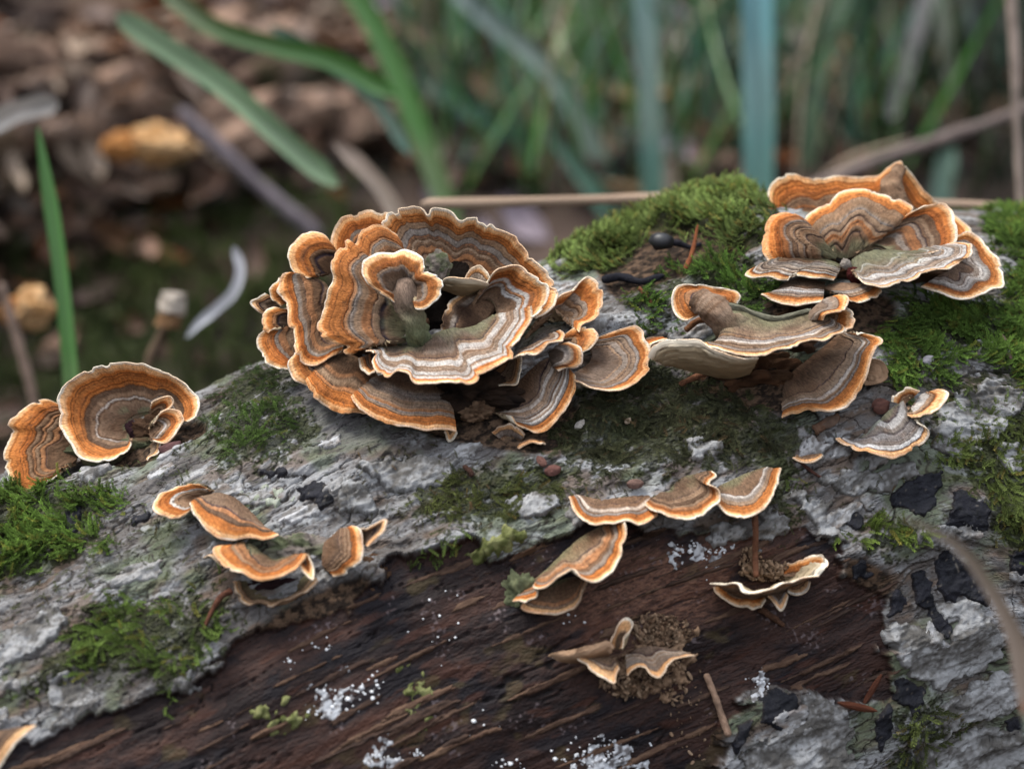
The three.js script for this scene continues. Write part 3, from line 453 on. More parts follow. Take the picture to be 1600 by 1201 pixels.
// rim and base: "column,row,d ..." with d in mm towards the camera from the cluster's foot; bulge the same way
function cap(cl, rimS, baseS, o = {}) {
  const seed = ++capSeed, { bulge = [0, 0, 0], og = 4.5, style = 'orange', algae = .35, ruffle = .55, scallop = .5, curl = 0, thick = 1.0, flip = false, name = 'cap', dirtShade = 0, label, rim = .45 + .5 * hash(seed, 3, 8) } = o;
  const rp = pts(rimS).map(([x, y, d = 0]) => P(x, y, d + cl.d)), bp = pts(baseS).map(([x, y, d = 0]) => P(x, y, d + cl.d)); if (bp.length === 1) bp.push(bp[0].clone().add(V3(.0004, 0, 0)));
  const rc = new THREE.CatmullRomCurve3(rp, false, 'centripetal'), bc = new THREE.CatmullRomCurve3(bp, false, 'centripetal'); rc.arcLengthDivisions = 400;
  const Lr = rc.getLength() * 1000, nS = clamp(Math.ceil(Lr / .62), 36, 190), R = rc.getSpacedPoints(nS - 1), B = bc.getSpacedPoints(nS - 1);
  let Ls = 0; const len = R.map((r, i) => r.distanceTo(B[i]) * 1000); len.forEach((l) => { Ls += l; }); const L = Ls / nS * 1.08;
  const nR = clamp(Math.ceil(L / .27), 26, 84), b0 = P(800, 600, cl.d), bv = P(800 + bulge[0], 600 + bulge[1], cl.d + bulge[2]).sub(b0), zf = zones(seed, o.og ?? og, L, style, o.se);
  const G = []; // rows from rim (0) to base
  for (let j = 0; j < nR; j++) { const q = j / (nR - 1), r = q * (.55 + .45 * q) , t = 1 - r; for (let i = 0; i < nS; i++) { const s = i / (nS - 1), w = Math.pow(Math.max(.02, Math.sin(Math.PI * s)), .5), M = R[i].clone().add(B[i]).multiplyScalar(.5).addScaledVector(bv, w * 2); const p = B[i].clone().multiplyScalar(r * r).addScaledVector(M, 2 * t * r).addScaledVector(R[i], t * t); G.push(p); } }
  const rr_ = Array.from({ length: nR }, (_, j) => { const q = j / (nR - 1); return q * (.55 + .45 * q); });
  const nrm = (A) => { const N = []; for (let j = 0; j < nR; j++) for (let i = 0; i < nS; i++) { const a = A[j * nS + Math.max(0, i - 1)], b = A[j * nS + Math.min(nS - 1, i + 1)], c = A[Math.max(0, j - 1) * nS + i], e = A[Math.min(nR - 1, j + 1) * nS + i]; const v = b.clone().sub(a).cross(e.clone().sub(c)); N.push(v.lengthSq() > 1e-22 ? v.normalize() : TOCAM.clone()); } return N; };
  let N = nrm(G), sg = 0; for (const n of N) sg += n.dot(TOCAM); sg = (sg >= 0 ? 1 : -1) * (flip ? -1 : 1);
  srand(seed * 77 + 5); const tv = rr(.8, 1.14), th0 = rr(-.13, .1), tone = [tv * (1 + th0 * .4), tv * (1 - th0 * .2), tv * (1 - th0)];
  const T = [], col = [], uv = [];
  for (let j = 0; j < nR; j++) for (let i = 0; i < nS; i++) {
    const k = j * nS + i, r = rr_[j], t = 1 - r, s = i / (nS - 1), sx = s * Lr, n = N[k].clone().multiplyScalar(sg), out = R[i].clone().sub(B[i]).normalize(), lenI = len[i];
    const wob = (.5 * n2(sx / 7, seed, 3) + .22 * n2(sx / 2.8, r * 3, seed + 4) + .09 * n2(sx / 1.2, r * 6, seed + 5)) * sstep(0, .25, r) + .12 * n2(sx / 1.1, 0, seed + 3);
    const m = Math.max(0, r * mix(L, lenI, .45) * (1 + .2 * n2(sx / 8, 3, seed + 6) * sstep(0, .15, r)) + wob), [c0, h] = zf(m);
    const ruf = ruffle * (1.2 * n2(sx / 9, 1, seed) + .95 * n2(sx / 3.8, 2 + r, seed + 1)) * Math.pow(t, 1.4) * sstep(0, .25, Math.min(s, 1 - s) + .1) + .22 * n2(sx / 5, r * L / 4, seed + 8) + .07 * n2(sx / 1.3, r * L / 1.5, seed + 9);
    const sc = scallop * (.8 * n2(sx / 4.5, 5, seed + 2) + .45 * n2(sx / 1.7, 6, seed + 2) - 1.6 * sstep(.62, .8, n2(sx / 2.6, 9, seed + 3))) * Math.pow(t, 4);
    const p = G[k].clone().addScaledVector(n, (ruf + h * 1.7 * sstep(0, .6, m) + curl * Math.pow(clamp(1 - m / 4, 0, 1), 2)) / 1000).addScaledVector(out, sc / 1000);
    T.push(p);
    const dull = clamp(1 - rim + .5 * n2(sx / 5, 4, seed + 50), 0, 1); let c = m < 1.3 ? mix3(c0, C.orange.map((v, q) => mix(v, C.apricot[q], .35)), dull * (1 - sstep(.7, 1.3, m))) : c0; const sp = n2(sx / .55, r * L / .7, seed + 20), bl = n2(sx / 6, r * L / 5, seed + 21);
    c = c.map((v, q) => v * tone[q] * (1 + .22 * sp + .2 * bl) * (1 + .17 * n2(m / .34, seed, 60) * sstep(.5, 1.2, m))); const pt = sstep(.0, .7, n2(sx / 9, r * L / 3, seed + 30)); c = mix3(c, c.map((v, q) => v * [.72, .62, .55][q]), .55 * pt * sstep(.05, .2, r));
    c = mix3(c, C.brown, .35 * sstep(.35, .8, n2(sx / 5, r * L / 2, seed + 23)) * sstep(.1, .3, r));
    const al = sstep(1 - algae, 1, r + .18 * bl); c = mix3(c, C.algae.map((v) => v * (1 + .3 * sp)), .6 * al * sstep(0, .1, algae));
    if (dirtShade) c = mix3(c, [.05, .028, .018], dirtShade * sstep(-.7, .4, bl));  // blotchy dark brown; on the great rosette's inner wall it paints shade
    if (n2(sx / .9, r * L / .9, seed + 25) > .9) c = mix3(c, [.04, .03, .025], .6);
    col.push(...c); uv.push(sx / 26, r * L / 26);
  }
  N = nrm(T).map((n) => n.multiplyScalar(sg));
  const th = (r, i) => mix(.42, thick, sstep(0, .5, r)) / 1000, E = 5, pos = [], cc = [], uu = [];
  const topAt = (j, i) => (E + j) * nS + i;
  for (let e = 0; e < E; e++) { const an = Math.PI * (1 - e / E); for (let i = 0; i < nS; i++) { const t = th(0, i) / 2, n = N[i], out = R[i].clone().sub(B[i]).normalize(); out.addScaledVector(n, -out.dot(n)).normalize(); const p = T[i].clone().addScaledVector(n, t * (Math.cos(an) - 1)).addScaledVector(out, t * Math.sin(an)); pos.push(p.x, p.y, p.z); const q = style === 'old' ? C.tan : mix3(C.white, C.apricot, clamp(.2 + .75 * (1 - rim) + .3 * n2(i * Lr / nS / 5, 4, seed + 50), 0, 1)); cc.push(...q.map((v) => v * (1 + .08 * n2(i / 2, e, seed)))); uu.push(i / 40, 0); } }
  for (const p of T) pos.push(p.x, p.y, p.z); for (const v of col) cc.push(v); for (const v of uv) uu.push(v);
  const idx = [], rows = E + nR, quad = (a, b, c, e) => { if (sg > 0) idx.push(a, c, b, b, c, e); else idx.push(a, b, c, b, e, c); };
  // rows run from the rim's underside over the edge to the base
  for (let j = 0; j < rows - 1; j++) for (let i = 0; i < nS - 1; i++) { const a = j * nS + i; quad(a, a + 1, a + nS, a + nS + 1); }
  // side walls and the underside
  const bot = []; for (let j = 0; j < nR; j++) for (let i = 0; i < nS; i++) bot.push(T[j * nS + i].clone().addScaledVector(N[j * nS + i], -th(rr_[j], i)));
  for (const i of [0, nS - 1]) { const st = pos.length / 3; for (let j = 0; j < nR; j++) for (const p of [T[j * nS + i], bot[j * nS + i]]) { pos.push(p.x, p.y, p.z); const r = rr_[j], c = mix3(C.white, C.tan, sstep(0, .4, r)); cc.push(...c); uu.push(0, r); } for (let j = 0; j < nR - 1; j++) { const a = st + j * 2; i ? idx.push(a, a + 2, a + 1, a + 1, a + 2, a + 3) : idx.push(a, a + 1, a + 2, a + 1, a + 3, a + 2); } }
  const g = geoFrom(pos, idx, cc, uu);
  const mesh = part(name, g, capM, cl.o); if (label) mesh.userData.label = label;
  const bp2 = [], bcv = [], bi = [], bu = [], cs = [], rs = []; for (let i = 0; i < nS; i += 2) cs.push(i); if (cs[cs.length - 1] !== nS - 1) cs.push(nS - 1); for (let j = 0; j < nR; j += 2) rs.push(j); if (rs[rs.length - 1] !== nR - 1) rs.push(nR - 1);
  for (const j of rs) for (const i of cs) { const p = bot[j * nS + i]; bp2.push(p.x, p.y, p.z); const r = rr_[j], q = 1 + .15 * n2(i / 6, j / 6, seed + 40); bcv.push(...mix3(mix3(style === 'old' ? C.tan : C.white, style === 'old' ? C.tan : C.cream, sstep(0, .25, r)), style === 'old' ? C.brown : [.27, .20, .12], sstep(.3, 1, r)).map((v) => v * q)); bu.push(i / 40, j / 40); }
  for (let j = 0; j < rs.length - 1; j++) for (let i = 0; i < cs.length - 1; i++) { const a = j * cs.length + i, b = a + 1, c = a + cs.length, e = c + 1; if (sg > 0) bi.push(a, b, c, b, e, c); else bi.push(a, c, b, b, c, e); }
  part('pore_surface', geoFrom(bp2, bi, bcv, bu), poreM, mesh);
  return mesh;
}
function cluster(label, px, py, group) { const foot = spot(px, py), [, , d] = pixOf(foot); return { o: thing('bracket_fungus', label, 'bracket fungus', foot, group), d, px, py }; }
function lump(cl, name, px, py, d, rx, ry, rz, c, seed, amp = .35, m = baseM) {  // an uneven mass; radii in mm along the picture's axes
  const g = new THREE.IcosahedronGeometry(1, 18), ps = g.attributes.position, o = P(px, py, d + cl.d), col = [], uv = [];
  const X = V3(1, 0, 0).transformDirection(camM), Y = V3(0, 1, 0).transformDirection(camM);
  for (let i = 0; i < ps.count; i++) {
    const v = V3().fromBufferAttribute(ps, i), e = 1 + amp * (n3(v.x * 2, v.y * 2, v.z * 2, seed) + .6 * n3(v.x * 5, v.y * 5, v.z * 5, seed + 1) + .35 * n3(v.x * 11, v.y * 11, v.z * 11, seed + 2)), q = 1 + .4 * n3(v.x * 6, v.y * 6, v.z * 6, seed + 3);
    const w = o.clone().addScaledVector(X, v.x * rx * e / 1000).addScaledVector(Y, v.y * ry * e / 1000).addScaledVector(TOCAM, v.z * rz * e / 1000);
    ps.setXYZ(i, w.x, w.y, w.z); const cx = Array.isArray(c[0]) ? mix3(c[0], c[1], clamp(.5 + n3(v.x * 3, v.y * 3, v.z * 3, seed + 5), 0, 1)) : c; col.push(...cx.map((k) => k * q)); uv.push(v.x * 3 + v.z, v.y * 3);
  }
  g.setAttribute('color', new THREE.BufferAttribute(new Float32Array(col), 3)); g.setAttribute('uv', new THREE.BufferAttribute(new Float32Array(uv), 2)); g.deleteAttribute('normal');
  const g2 = new THREE.BufferGeometry(); for (const k of ['position', 'color', 'uv']) g2.setAttribute(k, g.attributes[k]); 
  // weld so that the mass is smooth
  const map = new Map(), idx = [], P3 = ps.array; const keep = []; for (let i = 0; i < ps.count; i++) { const k = `${Math.round(P3[i * 3] * 1e7)},${Math.round(P3[i * 3 + 1] * 1e7)},${Math.round(P3[i * 3 + 2] * 1e7)}`; if (!map.has(k)) { map.set(k, keep.length); keep.push(i); } idx.push(map.get(k)); }
  const pp = [], c2 = [], u2 = []; for (const i of keep) { pp.push(P3[i * 3], P3[i * 3 + 1], P3[i * 3 + 2]); c2.push(col[i * 3], col[i * 3 + 1], col[i * 3 + 2]); u2.push(uv[i * 2], uv[i * 2 + 1]); }
  return part(name, geoFrom(pp, idx, c2, u2), m, cl.o);
}
function crumbs(cl, name, blobs, cs, seed) {                         // crumbly frass: many small uneven grains in one part
  srand(seed); const gs = [];
  for (const [cx, cy, w, h, n, d = 0] of blobs) for (let k = 0; k < n * 2.5; k++) {
    const a = rr(0, 6.283), q = Math.sqrt(rnd()), r = (.1 + .55 * rnd() ** 3) / 1000, g = new THREE.IcosahedronGeometry(r, 1), ps = g.attributes.position, col = [], qq = rr(.55, 1.3), c0 = mix3(cs[0], cs[1], rnd()).map((v) => v * qq);
    const e1 = rr(.6, 2.8), e2 = rr(.4, 1.0), ro = new THREE.Euler(rr(0, 6), rr(0, 6), rr(0, 6));
    for (let i = 0; i < ps.count; i++) { const v = V3().fromBufferAttribute(ps, i), e = 1 + .5 * n3(v.x * 1700, v.y * 1700, v.z * 1700, k + seed); v.set(v.x * e * e1, v.y * e * e2, v.z * e).applyEuler(ro); ps.setXYZ(i, v.x, v.y, v.z); col.push(...c0); }
    const o = spot(cx + Math.cos(a) * q * w, cy + Math.sin(a) * q * h, .2 + d * rr(0, 1) * (1 - q * .6)); g.translate(o.x, o.y, o.z); g.setAttribute('color', new THREE.BufferAttribute(new Float32Array(col), 3)); g.computeVertexNormals(); gs.push(g);
  }
  const o = part(name, mergeGeometries(gs), gritM({ name: 'frass', roughness: .95, bumpScale: .0004 }), cl.o); o.userData.kind = 'stuff'; return o;
}
function tube(cl, name, line, r0, r1, c, m, seed = 1, belly = 0) {              // a stalk or fold: "column,row,d ..."
  const cv = new THREE.CatmullRomCurve3(pts(line).map(([x, y, d = 0]) => P(x, y, d + cl.d)), false, 'centripetal'), n = Math.max(16, Math.ceil(cv.getLength() * 1000 / .5)), k = 18, f = cv.computeFrenetFrames(n), pos = [], col = [], uv = [], idx = [];
  for (let i = 0; i <= n; i++) { const t = i / n, p = cv.getPointAt(t); for (let j = 0; j <= k; j++) { const a = j / k * Math.PI * 2, e = (1 - belly + belly * Math.sin(Math.PI * t)) * (1 + .2 * n2(Math.cos(a) * 2 + 5, t * 7 + Math.sin(a) * 2, seed) + .12 * n2(Math.cos(a) * 4, t * 9 + Math.sin(a) * 4, seed + 1)), r = mix(r0, r1, t) * e / 1000 * (t > .97 ? .6 : 1); const w = p.clone().addScaledVector(f.normals[i], Math.cos(a) * r).addScaledVector(f.binormals[i], Math.sin(a) * r); pos.push(w.x, w.y, w.z); const q = 1 + .25 * n2(t * 30, a * 2, seed + 4), cc = c(t); col.push(...cc.map((v) => v * q)); uv.push(j / k, t * n / 40); } }
  for (let i = 0; i < n; i++) for (let j = 0; j < k; j++) { const a = i * (k + 1) + j, b = a + 1, d = a + k + 1, e = d + 1; idx.push(a, b, d, b, e, d); }
  return part(name, geoFrom(pos, idx, col, uv), m || baseM, cl.o);
}

// the great rosette
{
  const c = cluster('biggest fungus rosette, many orange and grey banded caps round a dark hollow', 660, 600, 'bracket fungi on the log');
  lump(c, 'base', 690, 590, -14, 22, 9, 14, [C.deep, C.brown], 3);
  lump(c, 'base', 600, 520, -16, 14, 13, 9, [C.brown, C.deep], 4);
  cap(c, '521,405,-14 518,385,-14 521,363,-15 536,341,-16 560,332,-17 580,329,-17 606,333,-17 625,345,-17', '575,420,-14 600,420,-14', { style: 'brown', og: 5, bulge: [0, 0, -1] });
  cap(c, '604,380,-6 598,352,-8 602,338,-9 613,328,-10 633,325,-10 656,323,-11 668,329,-11 680,325,-11 700,330,-11 718,343,-10 739,339,-10 759,346,-9 766,354,-9 785,359,-8 806,375,-7 822,394,-6 837,408,-4 856,429,-2 866,450,1 867,467,3 857,488,5 838,497,6', '655,425,-7 672,415,-10 695,425,-12 720,437,-12 750,442,-11 775,455,-8 785,475,-4', { bulge: [0, 0, -4], og: 3.6, style: 'brown', algae: .28, ruffle: .5, scallop: .9 });
  lump(c, 'knob', 684, 415, -8, 4.0, 4.4, 1.8, [C.algae, C.grey], 11, .2);
  cap(c, '694,434,-2 706,432,1 722,434,3 742,436,3 756,440,2 764,443,-1', '690,448,-9 720,458,-9 752,452,-9', { style: 'grey', og: .8, flip: true, bulge: [0, 2, 1], ruffle: .1, scallop: .1 });
  cap(c, '728,438,-6 735,424,-6 745,416,-6 757,420,-5 766,431,-4 770,440,-3', '735,442,-8 755,444,-8', { style: 'grey', og: 1, ruffle: .2, algae: 0 });
  cap(c, '764,440,0 772,428,2 781,421,2 802,416,2 818,420,3 830,426,4 844,436,6 853,445,8 857,456,10 851,472,12 843,484,13 833,494,14', '738,480,-6 752,470,-6 770,470,-4 775,490,0 765,510,6', { bulge: [-2, 2, -3], og: 5.2, style: 'orange', algae: 0, ruffle: .5 });
  // far left lobes
  cap(c, '521,386,-8 512,369,-8 493,364,-8 473,368,-7 456,381,-6 449,402,-5 452,417,-4 463,428,-3 481,434,-2', '530,402,-9 525,420,-8 506,432,-6', { bulge: [0, -3, 3], og: 5, algae: 0, style: 'orange' });
  cap(c, '415,458,-6 400,466,-5 390,472,-5 398,483,-5 410,490,-6', '436,470,-8 436,484,-8', { style: 'pale', og: 1.5, algae: 0, ruffle: .3 });
  cap(c, '438,434,-5 424,443,-4 418,455,-4 421,467,-4 436,479,-3', '456,445,-7 452,472,-6', { og: 4, algae: 0, bulge: [0, 0, 2] });
  cap(c, '449,482,-4 428,478,-4 412,485,-3 405,496,-3 407,509,-2 418,518,-2 430,514,-2', '462,492,-7 455,512,-6', { og: 3.5, algae: 0, bulge: [0, -2, 2] });
  cap(c, '414,514,-2 402,530,-2 403,546,-1 413,563,0 430,573,1 452,577,2', '456,508,-6 464,535,-4 468,560,-2', { og: 5, algae: 0, style: 'brown', bulge: [0, -2, 2] });
  cap(c, '456,428,-1 443,426,0 436,441,0 434,457,1 443,470,2 449,487,3 449,506,4 455,524,5 460,540,6 466,556,7 477,570,8 490,572,9 504,564,9 518,553,9 534,547,8', '492,432,-5 512,446,-5 515,475,-4 512,500,-2 520,525,1 540,535,3', { og: 3.6, style: 'brown', algae: 0, bulge: [-2, -2, 2], ruffle: .7, scallop: .7 });
  // the tall lobed cap in front
  cap(c, '634,392,-6 627,380,-5 625,367,-5 613,355,-4 596,350,-3 580,353,-2 563,364,-1 553,380,0 545,374,1 531,382,3 519,397,5 515,416,7 518,437,8 509,460,9 498,485,10 495,504,11 503,521,12 522,535,13 537,543,14 534,550,14 547,551,14 561,541,13 573,534,12', '640,405,-4 628,425,-3 628,450,-1 634,475,0 643,500,3 645,522,5 632,535,7 612,533,9', { bulge: [-4, -4, 5], og: 6.2, style: 'orange', algae: .24, ruffle: .6, scallop: .7 });
  cap(c, '650,472,14 646,480,17 655,482,18 667,481,18 680,471,17 690,460,16 694,443,15 691,433,14 676,430,13 664,424,12 661,415,11 662,406,10 656,397,10 643,391,9 626,390,9 613,397,10 593,397,11 576,402,12 565,412,13 563,422,14 567,434,15 577,447,15 593,456,15 607,466,14 620,476,13', '646,462,10 645,452,9 640,446,8 632,446,8 625,452,9 622,464,10', { bulge: [0, 0, 3.4], og: 4.2, style: 'orange', algae: 0, ruffle: .35, scallop: .45, rim: 1.15, label: 'bright orange cap with broad white rim standing on a stalk' });
  tube(c, 'stalk', '633,450,8 634,464,11 641,485,11 648,505,10 653,524,8 655,540,4', 4.4, 3.2, (t) => mix3(mix3(C.brown, C.grey, .3), C.algae, sstep(.2, .7, t)), capM, 21);
  lump(c, 'algae_foot', 640, 527, 5, 4.8, 2.6, 2.6, [C.algae, C.grey], 22, .3); lump(c, 'algae_foot', 618, 520, 4, 3.6, 2.4, 2, [C.algae, C.brown], 24, .3);
  lump(c, 'hollow', 712, 478, -14, 17, 12, 5, [.010, .006, .004], 25, .2); lump(c, 'base', 735, 612, 9, 11, 7, 5, [[.02, .013, .01], [.05, .03, .02]], 26, .5); lump(c, 'base', 650, 640, 4, 18, 5, 5, [[.02, .013, .01], [.04, .025, .02]], 27, .4);  // near-black fillers: the shade between and under the caps put into their colour
  // the pale shelf at the front
  cap(c, '572,548,14 580,551,17 583,563,20 592,582,23 606,588,24 620,582,24 636,585,25 644,595,26 666,596,27 693,594,28 720,594,28 740,593,27 747,588,26 745,582,25 771,576,24 788,568,23 802,561,21 799,551,20 797,540,19 804,532,18 811,526,17 823,508,15 830,495,14 832,478,13', '600,541,8 630,540,6 655,533,5 680,520,5 705,512,4 725,512,3 742,508,3 755,500,3 770,492,3', { bulge: [0, 6, 3], og: 2.6, style: 'grey', algae: .3, ruffle: .75, scallop: .8, rim: .45, label: 'grey and white striped shelf with a wavy orange edge' });
  cap(c, '688,530,-4 690,500,-5 705,470,-8 735,452,-9 765,455,-8', '740,530,-2 755,505,-2 775,480,-4', { style: 'old', og: .5, algae: 0, dirtShade: 1, ruffle: .2 });  // full strength here: shade inside the hollow painted as dark brown blotches
  // lower left and bottom
  cap(c, '459,550,4 450,561,5 452,580,6 463,596,7 482,603,8', '500,545,0 540,560,2 545,585,4', { og: 4.5, style: 'brown', algae: 0, bulge: [0, -3, 2] });
  cap(c, '476,595,9 483,607,11 493,623,13 507,636,14 523,643,15 547,646,16 572,645,16', '510,556,3 545,553,4 575,568,4 600,600,5', { og: 5, style: 'orange', algae: 0, bulge: [0, -4, 3], ruffle: .6, rim: .35 });
  cap(c, '547,619,15 556,630,17 570,645,19 593,656,21 620,665,22 646,669,22 670,672,22 692,671,21 713,673,20', '585,588,6 620,582,5 655,588,4 690,596,4 704,612,6', { og: 4.2, style: 'brown', algae: 0, bulge: [0, -5, 4], ruffle: .7, rim: .25, label: 'lowest broad cap hanging over the bark' });
  cap(c, '694,674,16 701,690,16 707,686,17 713,675,17', '700,668,15 708,668,15', { style: 'pale', og: .6, ruffle: .2, scallop: .2 });
  cap(c, '560,560,10 566,578,14 578,588,16 586,582,17', '585,548,8 592,560,9', { style: 'brown', og: 2, dirtShade: .3 });
  // right hand lobes
  cap(c, '868,467,-3 890,454,-5 904,440,-6 920,433,-6 932,442,-4 940,460,-2 938,482,0 926,499,2 908,507,4 904,518,6', '812,545,-4 830,520,-6 848,500,-8 866,478,-8', { og: 4.6, style: 'orange', algae: .2, bulge: [2, 2, -2] });
  cap(c, '881,520,2 907,513,3 925,513,3 933,523,5 928,538,7 916,550,8 908,552,9', '872,540,2 880,548,4', { og: 4, style: 'grey', algae: 0, bulge: [0, -2, 2] });
  cap(c, '800,560,18 810,557,19 826,555,20 841,552,20 850,545,20 858,538,19 870,535,18 879,533,17 883,524,15 874,516,13', '812,548,14 825,541,12 840,532,11 855,524,10', { og: 2, style: 'grey', algae: 0, bulge: [0, -2, 1] });
  cap(c, '882,537,10 895,537,12 904,541,14 913,555,16 911,569,17 897,576,18 884,576,18 871,578,17', '856,548,10 858,560,11 862,572,12', { og: 3, style: 'grey', algae: 0, bulge: [0, -4, 3] });
  cap(c, '932,527,0 953,520,1 974,513,2 991,510,3 1004,521,5 1011,535,7 1014,546,9 1012,573,13 995,594,16 967,606,18 940,605,18 915,600,17 898,594,15', '920,540,1 925,556,3 915,572,6 890,586,9', { og: 3.4, style: 'grey', algae: 0, bulge: [2, 3, -1], ruffle: .5, rim: .5, label: 'grey striped fan cap with a thin orange rim' });
  cap(c, '901,588,14 899,611,16 886,636,18 865,660,20 853,670,20 841,674,20 826,671,19 812,662,17 801,650,15', '868,556,8 845,565,6 815,590,3 780,620,1 748,638,0', { og: 3.6, style: 'grey', algae: 0, bulge: [4, 4, 3], ruffle: .5, rim: .3 });
  cap(c, '812,558,13 814,572,13 811,595,13 806,601,13 785,603,12 765,604,11 745,611,9', '790,562,4 765,575,3 735,600,2', { og: 1.6, style: 'brown', algae: 0, dirtShade: .5 });
  lump(c, 'base', 744, 644, 12, 4.5, 2.8, 3, [C.brown, C.tan], 31, .4);
  cap(c, '764,672,15 778,662,15 796,658,16 808,668,17 818,680,18', '790,692,14 810,697,14', { og: .5, style: 'old', dirtShade: .5, ruffle: .4 });
  cap(c, '806,704,18 815,699,19 830,694,20 843,697,20 853,694,19', '808,690,13 830,684,13 848,686,13', { og: 2, style: 'orange', algae: 0, bulge: [0, -2, 1] });
  lump(c, 'base', 818, 690, 11, 7, 4, 3, [C.deep, C.brown], 33, .4);
}
// the twin brackets at the left
{
  const c = cluster('pair of upright orange brackets with white rims on the mossy end of the log', 200, 722, 'bracket fungi on the log');
  lump(c, 'base', 195, 705, -6, 15, 5, 5, [C.algae, C.brown], 41, .4);
  cap(c, '93,632,-6 82,626,-6 71,624,-6 50,628,-5 36,637,-5 27,645,-4 14,664,-3 17,677,-3 7,705,-1 8,732,1 19,760,3 33,770,4 48,768,5 62,760,5 84,742,4', '125,660,-8 128,685,-7 125,705,-5 118,722,-2', { og: 6.2, algae: 0, bulge: [0, -4, 3], style: 'orange', scallop: .7, rim: .95, label: 'outer orange bracket half hidden behind its neighbour' });
  cap(c, '201,692,6 195,704,7 176,716,8 149,723,9 121,711,8 107,689,7 97,675,6 91,661,5 94,645,4 89,623,3 96,606,2 116,590,1 149,576,-1 187,570,-2 212,571,-2 237,576,-2 275,590,-2 300,612,0 309,634,2 305,650,3 292,658,4', '203,682,-4 197,674,-5 194,664,-6 200,654,-7 214,646,-8 230,643,-8 248,646,-6', { og: 5.6, algae: .1, bulge: [0, 0, -3], style: 'orange', ruffle: .5, scallop: .55, rim: 1, label: 'round orange bracket with grey centre and purple eye' });
  cap(c, '236,632,2 250,622,3 265,620,4 270,627,4 266,635,4 250,642,3', '236,648,-2 246,648,-2', { og: 2.4, algae: 0, ruffle: .2 });
  cap(c, '241,687,5 259,691,7 270,683,8 277,673,8 286,657,7 281,645,6 265,640,5 250,646,4 240,662,3', '232,680,0 234,668,0', { og: 3.4, algae: 0, ruffle: .3 });
  lump(c, 'base', 243, 672, -5, 6, 4.5, 2, [C.deep, C.brown], 46, .35); lump(c, 'base', 205, 676, -6.5, 2.6, 3.2, 1.6, [.06, .026, .032], 43, .2);
  cap(c, '130,742,3 148,748,4 168,749,6 195,744,6 225,726,5 243,706,4 250,688,3', '150,728,-3 190,720,-3 222,700,-3', { style: 'old', og: .4, algae: .9, ruffle: 1, scallop: .9, thick: 1.6, label: 'ruffled green brown crust at the foot' });
}
// mid-left group on the grey bark
{
  const c = cluster('two lobed orange bracket on grey bark with its narrow end curled', 340, 800, 'bracket fungi on the log');
  cap(c, '326,766,2 313,756,2 288,755,3 263,763,5 244,775,7 239,790,9 250,802,10 273,809,11 288,803,10 298,791,8', '332,770,-1 322,776,0 308,784,2', { og: 4.5, algae: 0, bulge: [0, -3, 2], ruffle: .4 });
  cap(c, '297,784,7 304,804,11 321,827,14 346,842,16 363,843,16 388,838,15 417,840,15 435,834,13', '305,776,1 338,770,1 367,777,1 388,797,2 412,822,4', { og: 5.4, algae: 0, bulge: [4, -2, 3], ruffle: .4, label: 'broad fan lobe with a dark purple stripe' });
  lump(c, 'base', 352, 792, -5, 12, 4.5, 4, [C.brown, C.grey], 51);
}
{
  const c = cluster('frilled bracket shelf with a rolled lip above an algae covered green ring', 420, 885, 'bracket fungi on the log');
  cap(c, '342,852,4 334,856,6 336,867,9 344,879,11 363,890,14 379,894,15 392,902,16 409,905,16 429,902,15 450,892,13 465,884,11 481,864,9', '380,847,2 398,854,2 412,866,2 430,874,2 455,866,3', { og: 4.5, style: 'orange', algae: .25, bulge: [0, -2, 2], ruffle: .5 });
  cap(c, '466,880,9 476,894,10 488,904,10 487,886,9 479,866,8', '470,876,7 476,866,6', { og: 3, algae: 0, ruffle: .3 });
  cap(c, '317,869,3 330,868,6 345,884,7', '335,862,3 350,872,4', { style: 'pale', og: 2, algae: 0, ruffle: .2 });
  cap(c, '521,900,8 534,900,9 550,888,10 565,877,10 568,855,9 563,829,7 552,821,5', '502,882,1 504,862,0 508,846,0 530,826,1', { og: 3.2, style: 'orange', algae: 0, bulge: [0, -2, 3], label: 'side lobe standing on edge' });
  cap(c, '563,826,7 584,820,8 602,812,8 598,826,9 588,838,10 574,853,9', '562,838,4 566,850,5', { style: 'pale', og: .6, algae: 0, ruffle: .4 });
  lump(c, 'base', 468, 862, -2.5, 8, 4.5, 3.5, [C.algae, C.grey], 53, .4);
  cap(c, '364,908,5 370,925,8 385,938,9 408,944,10 432,944,10 456,937,9 480,920,8 496,902,6', '390,905,1 420,912,0 450,908,0 475,898,1', { style: 'old', og: .4, algae: 1, ruffle: .9, scallop: .9, thick: 2, bulge: [0, 6, 0], label: 'old algae covered green bracket underneath' });
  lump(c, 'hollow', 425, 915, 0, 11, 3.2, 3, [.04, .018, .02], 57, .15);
  lump(c, 'base', 555, 905, -3, 9, 7, 4, [C.deep, C.brown], 58, .4); lump(c, 'base', 470, 965, -1, 22, 2.6, 3, [C.deep, C.brown], 59, .6);
}
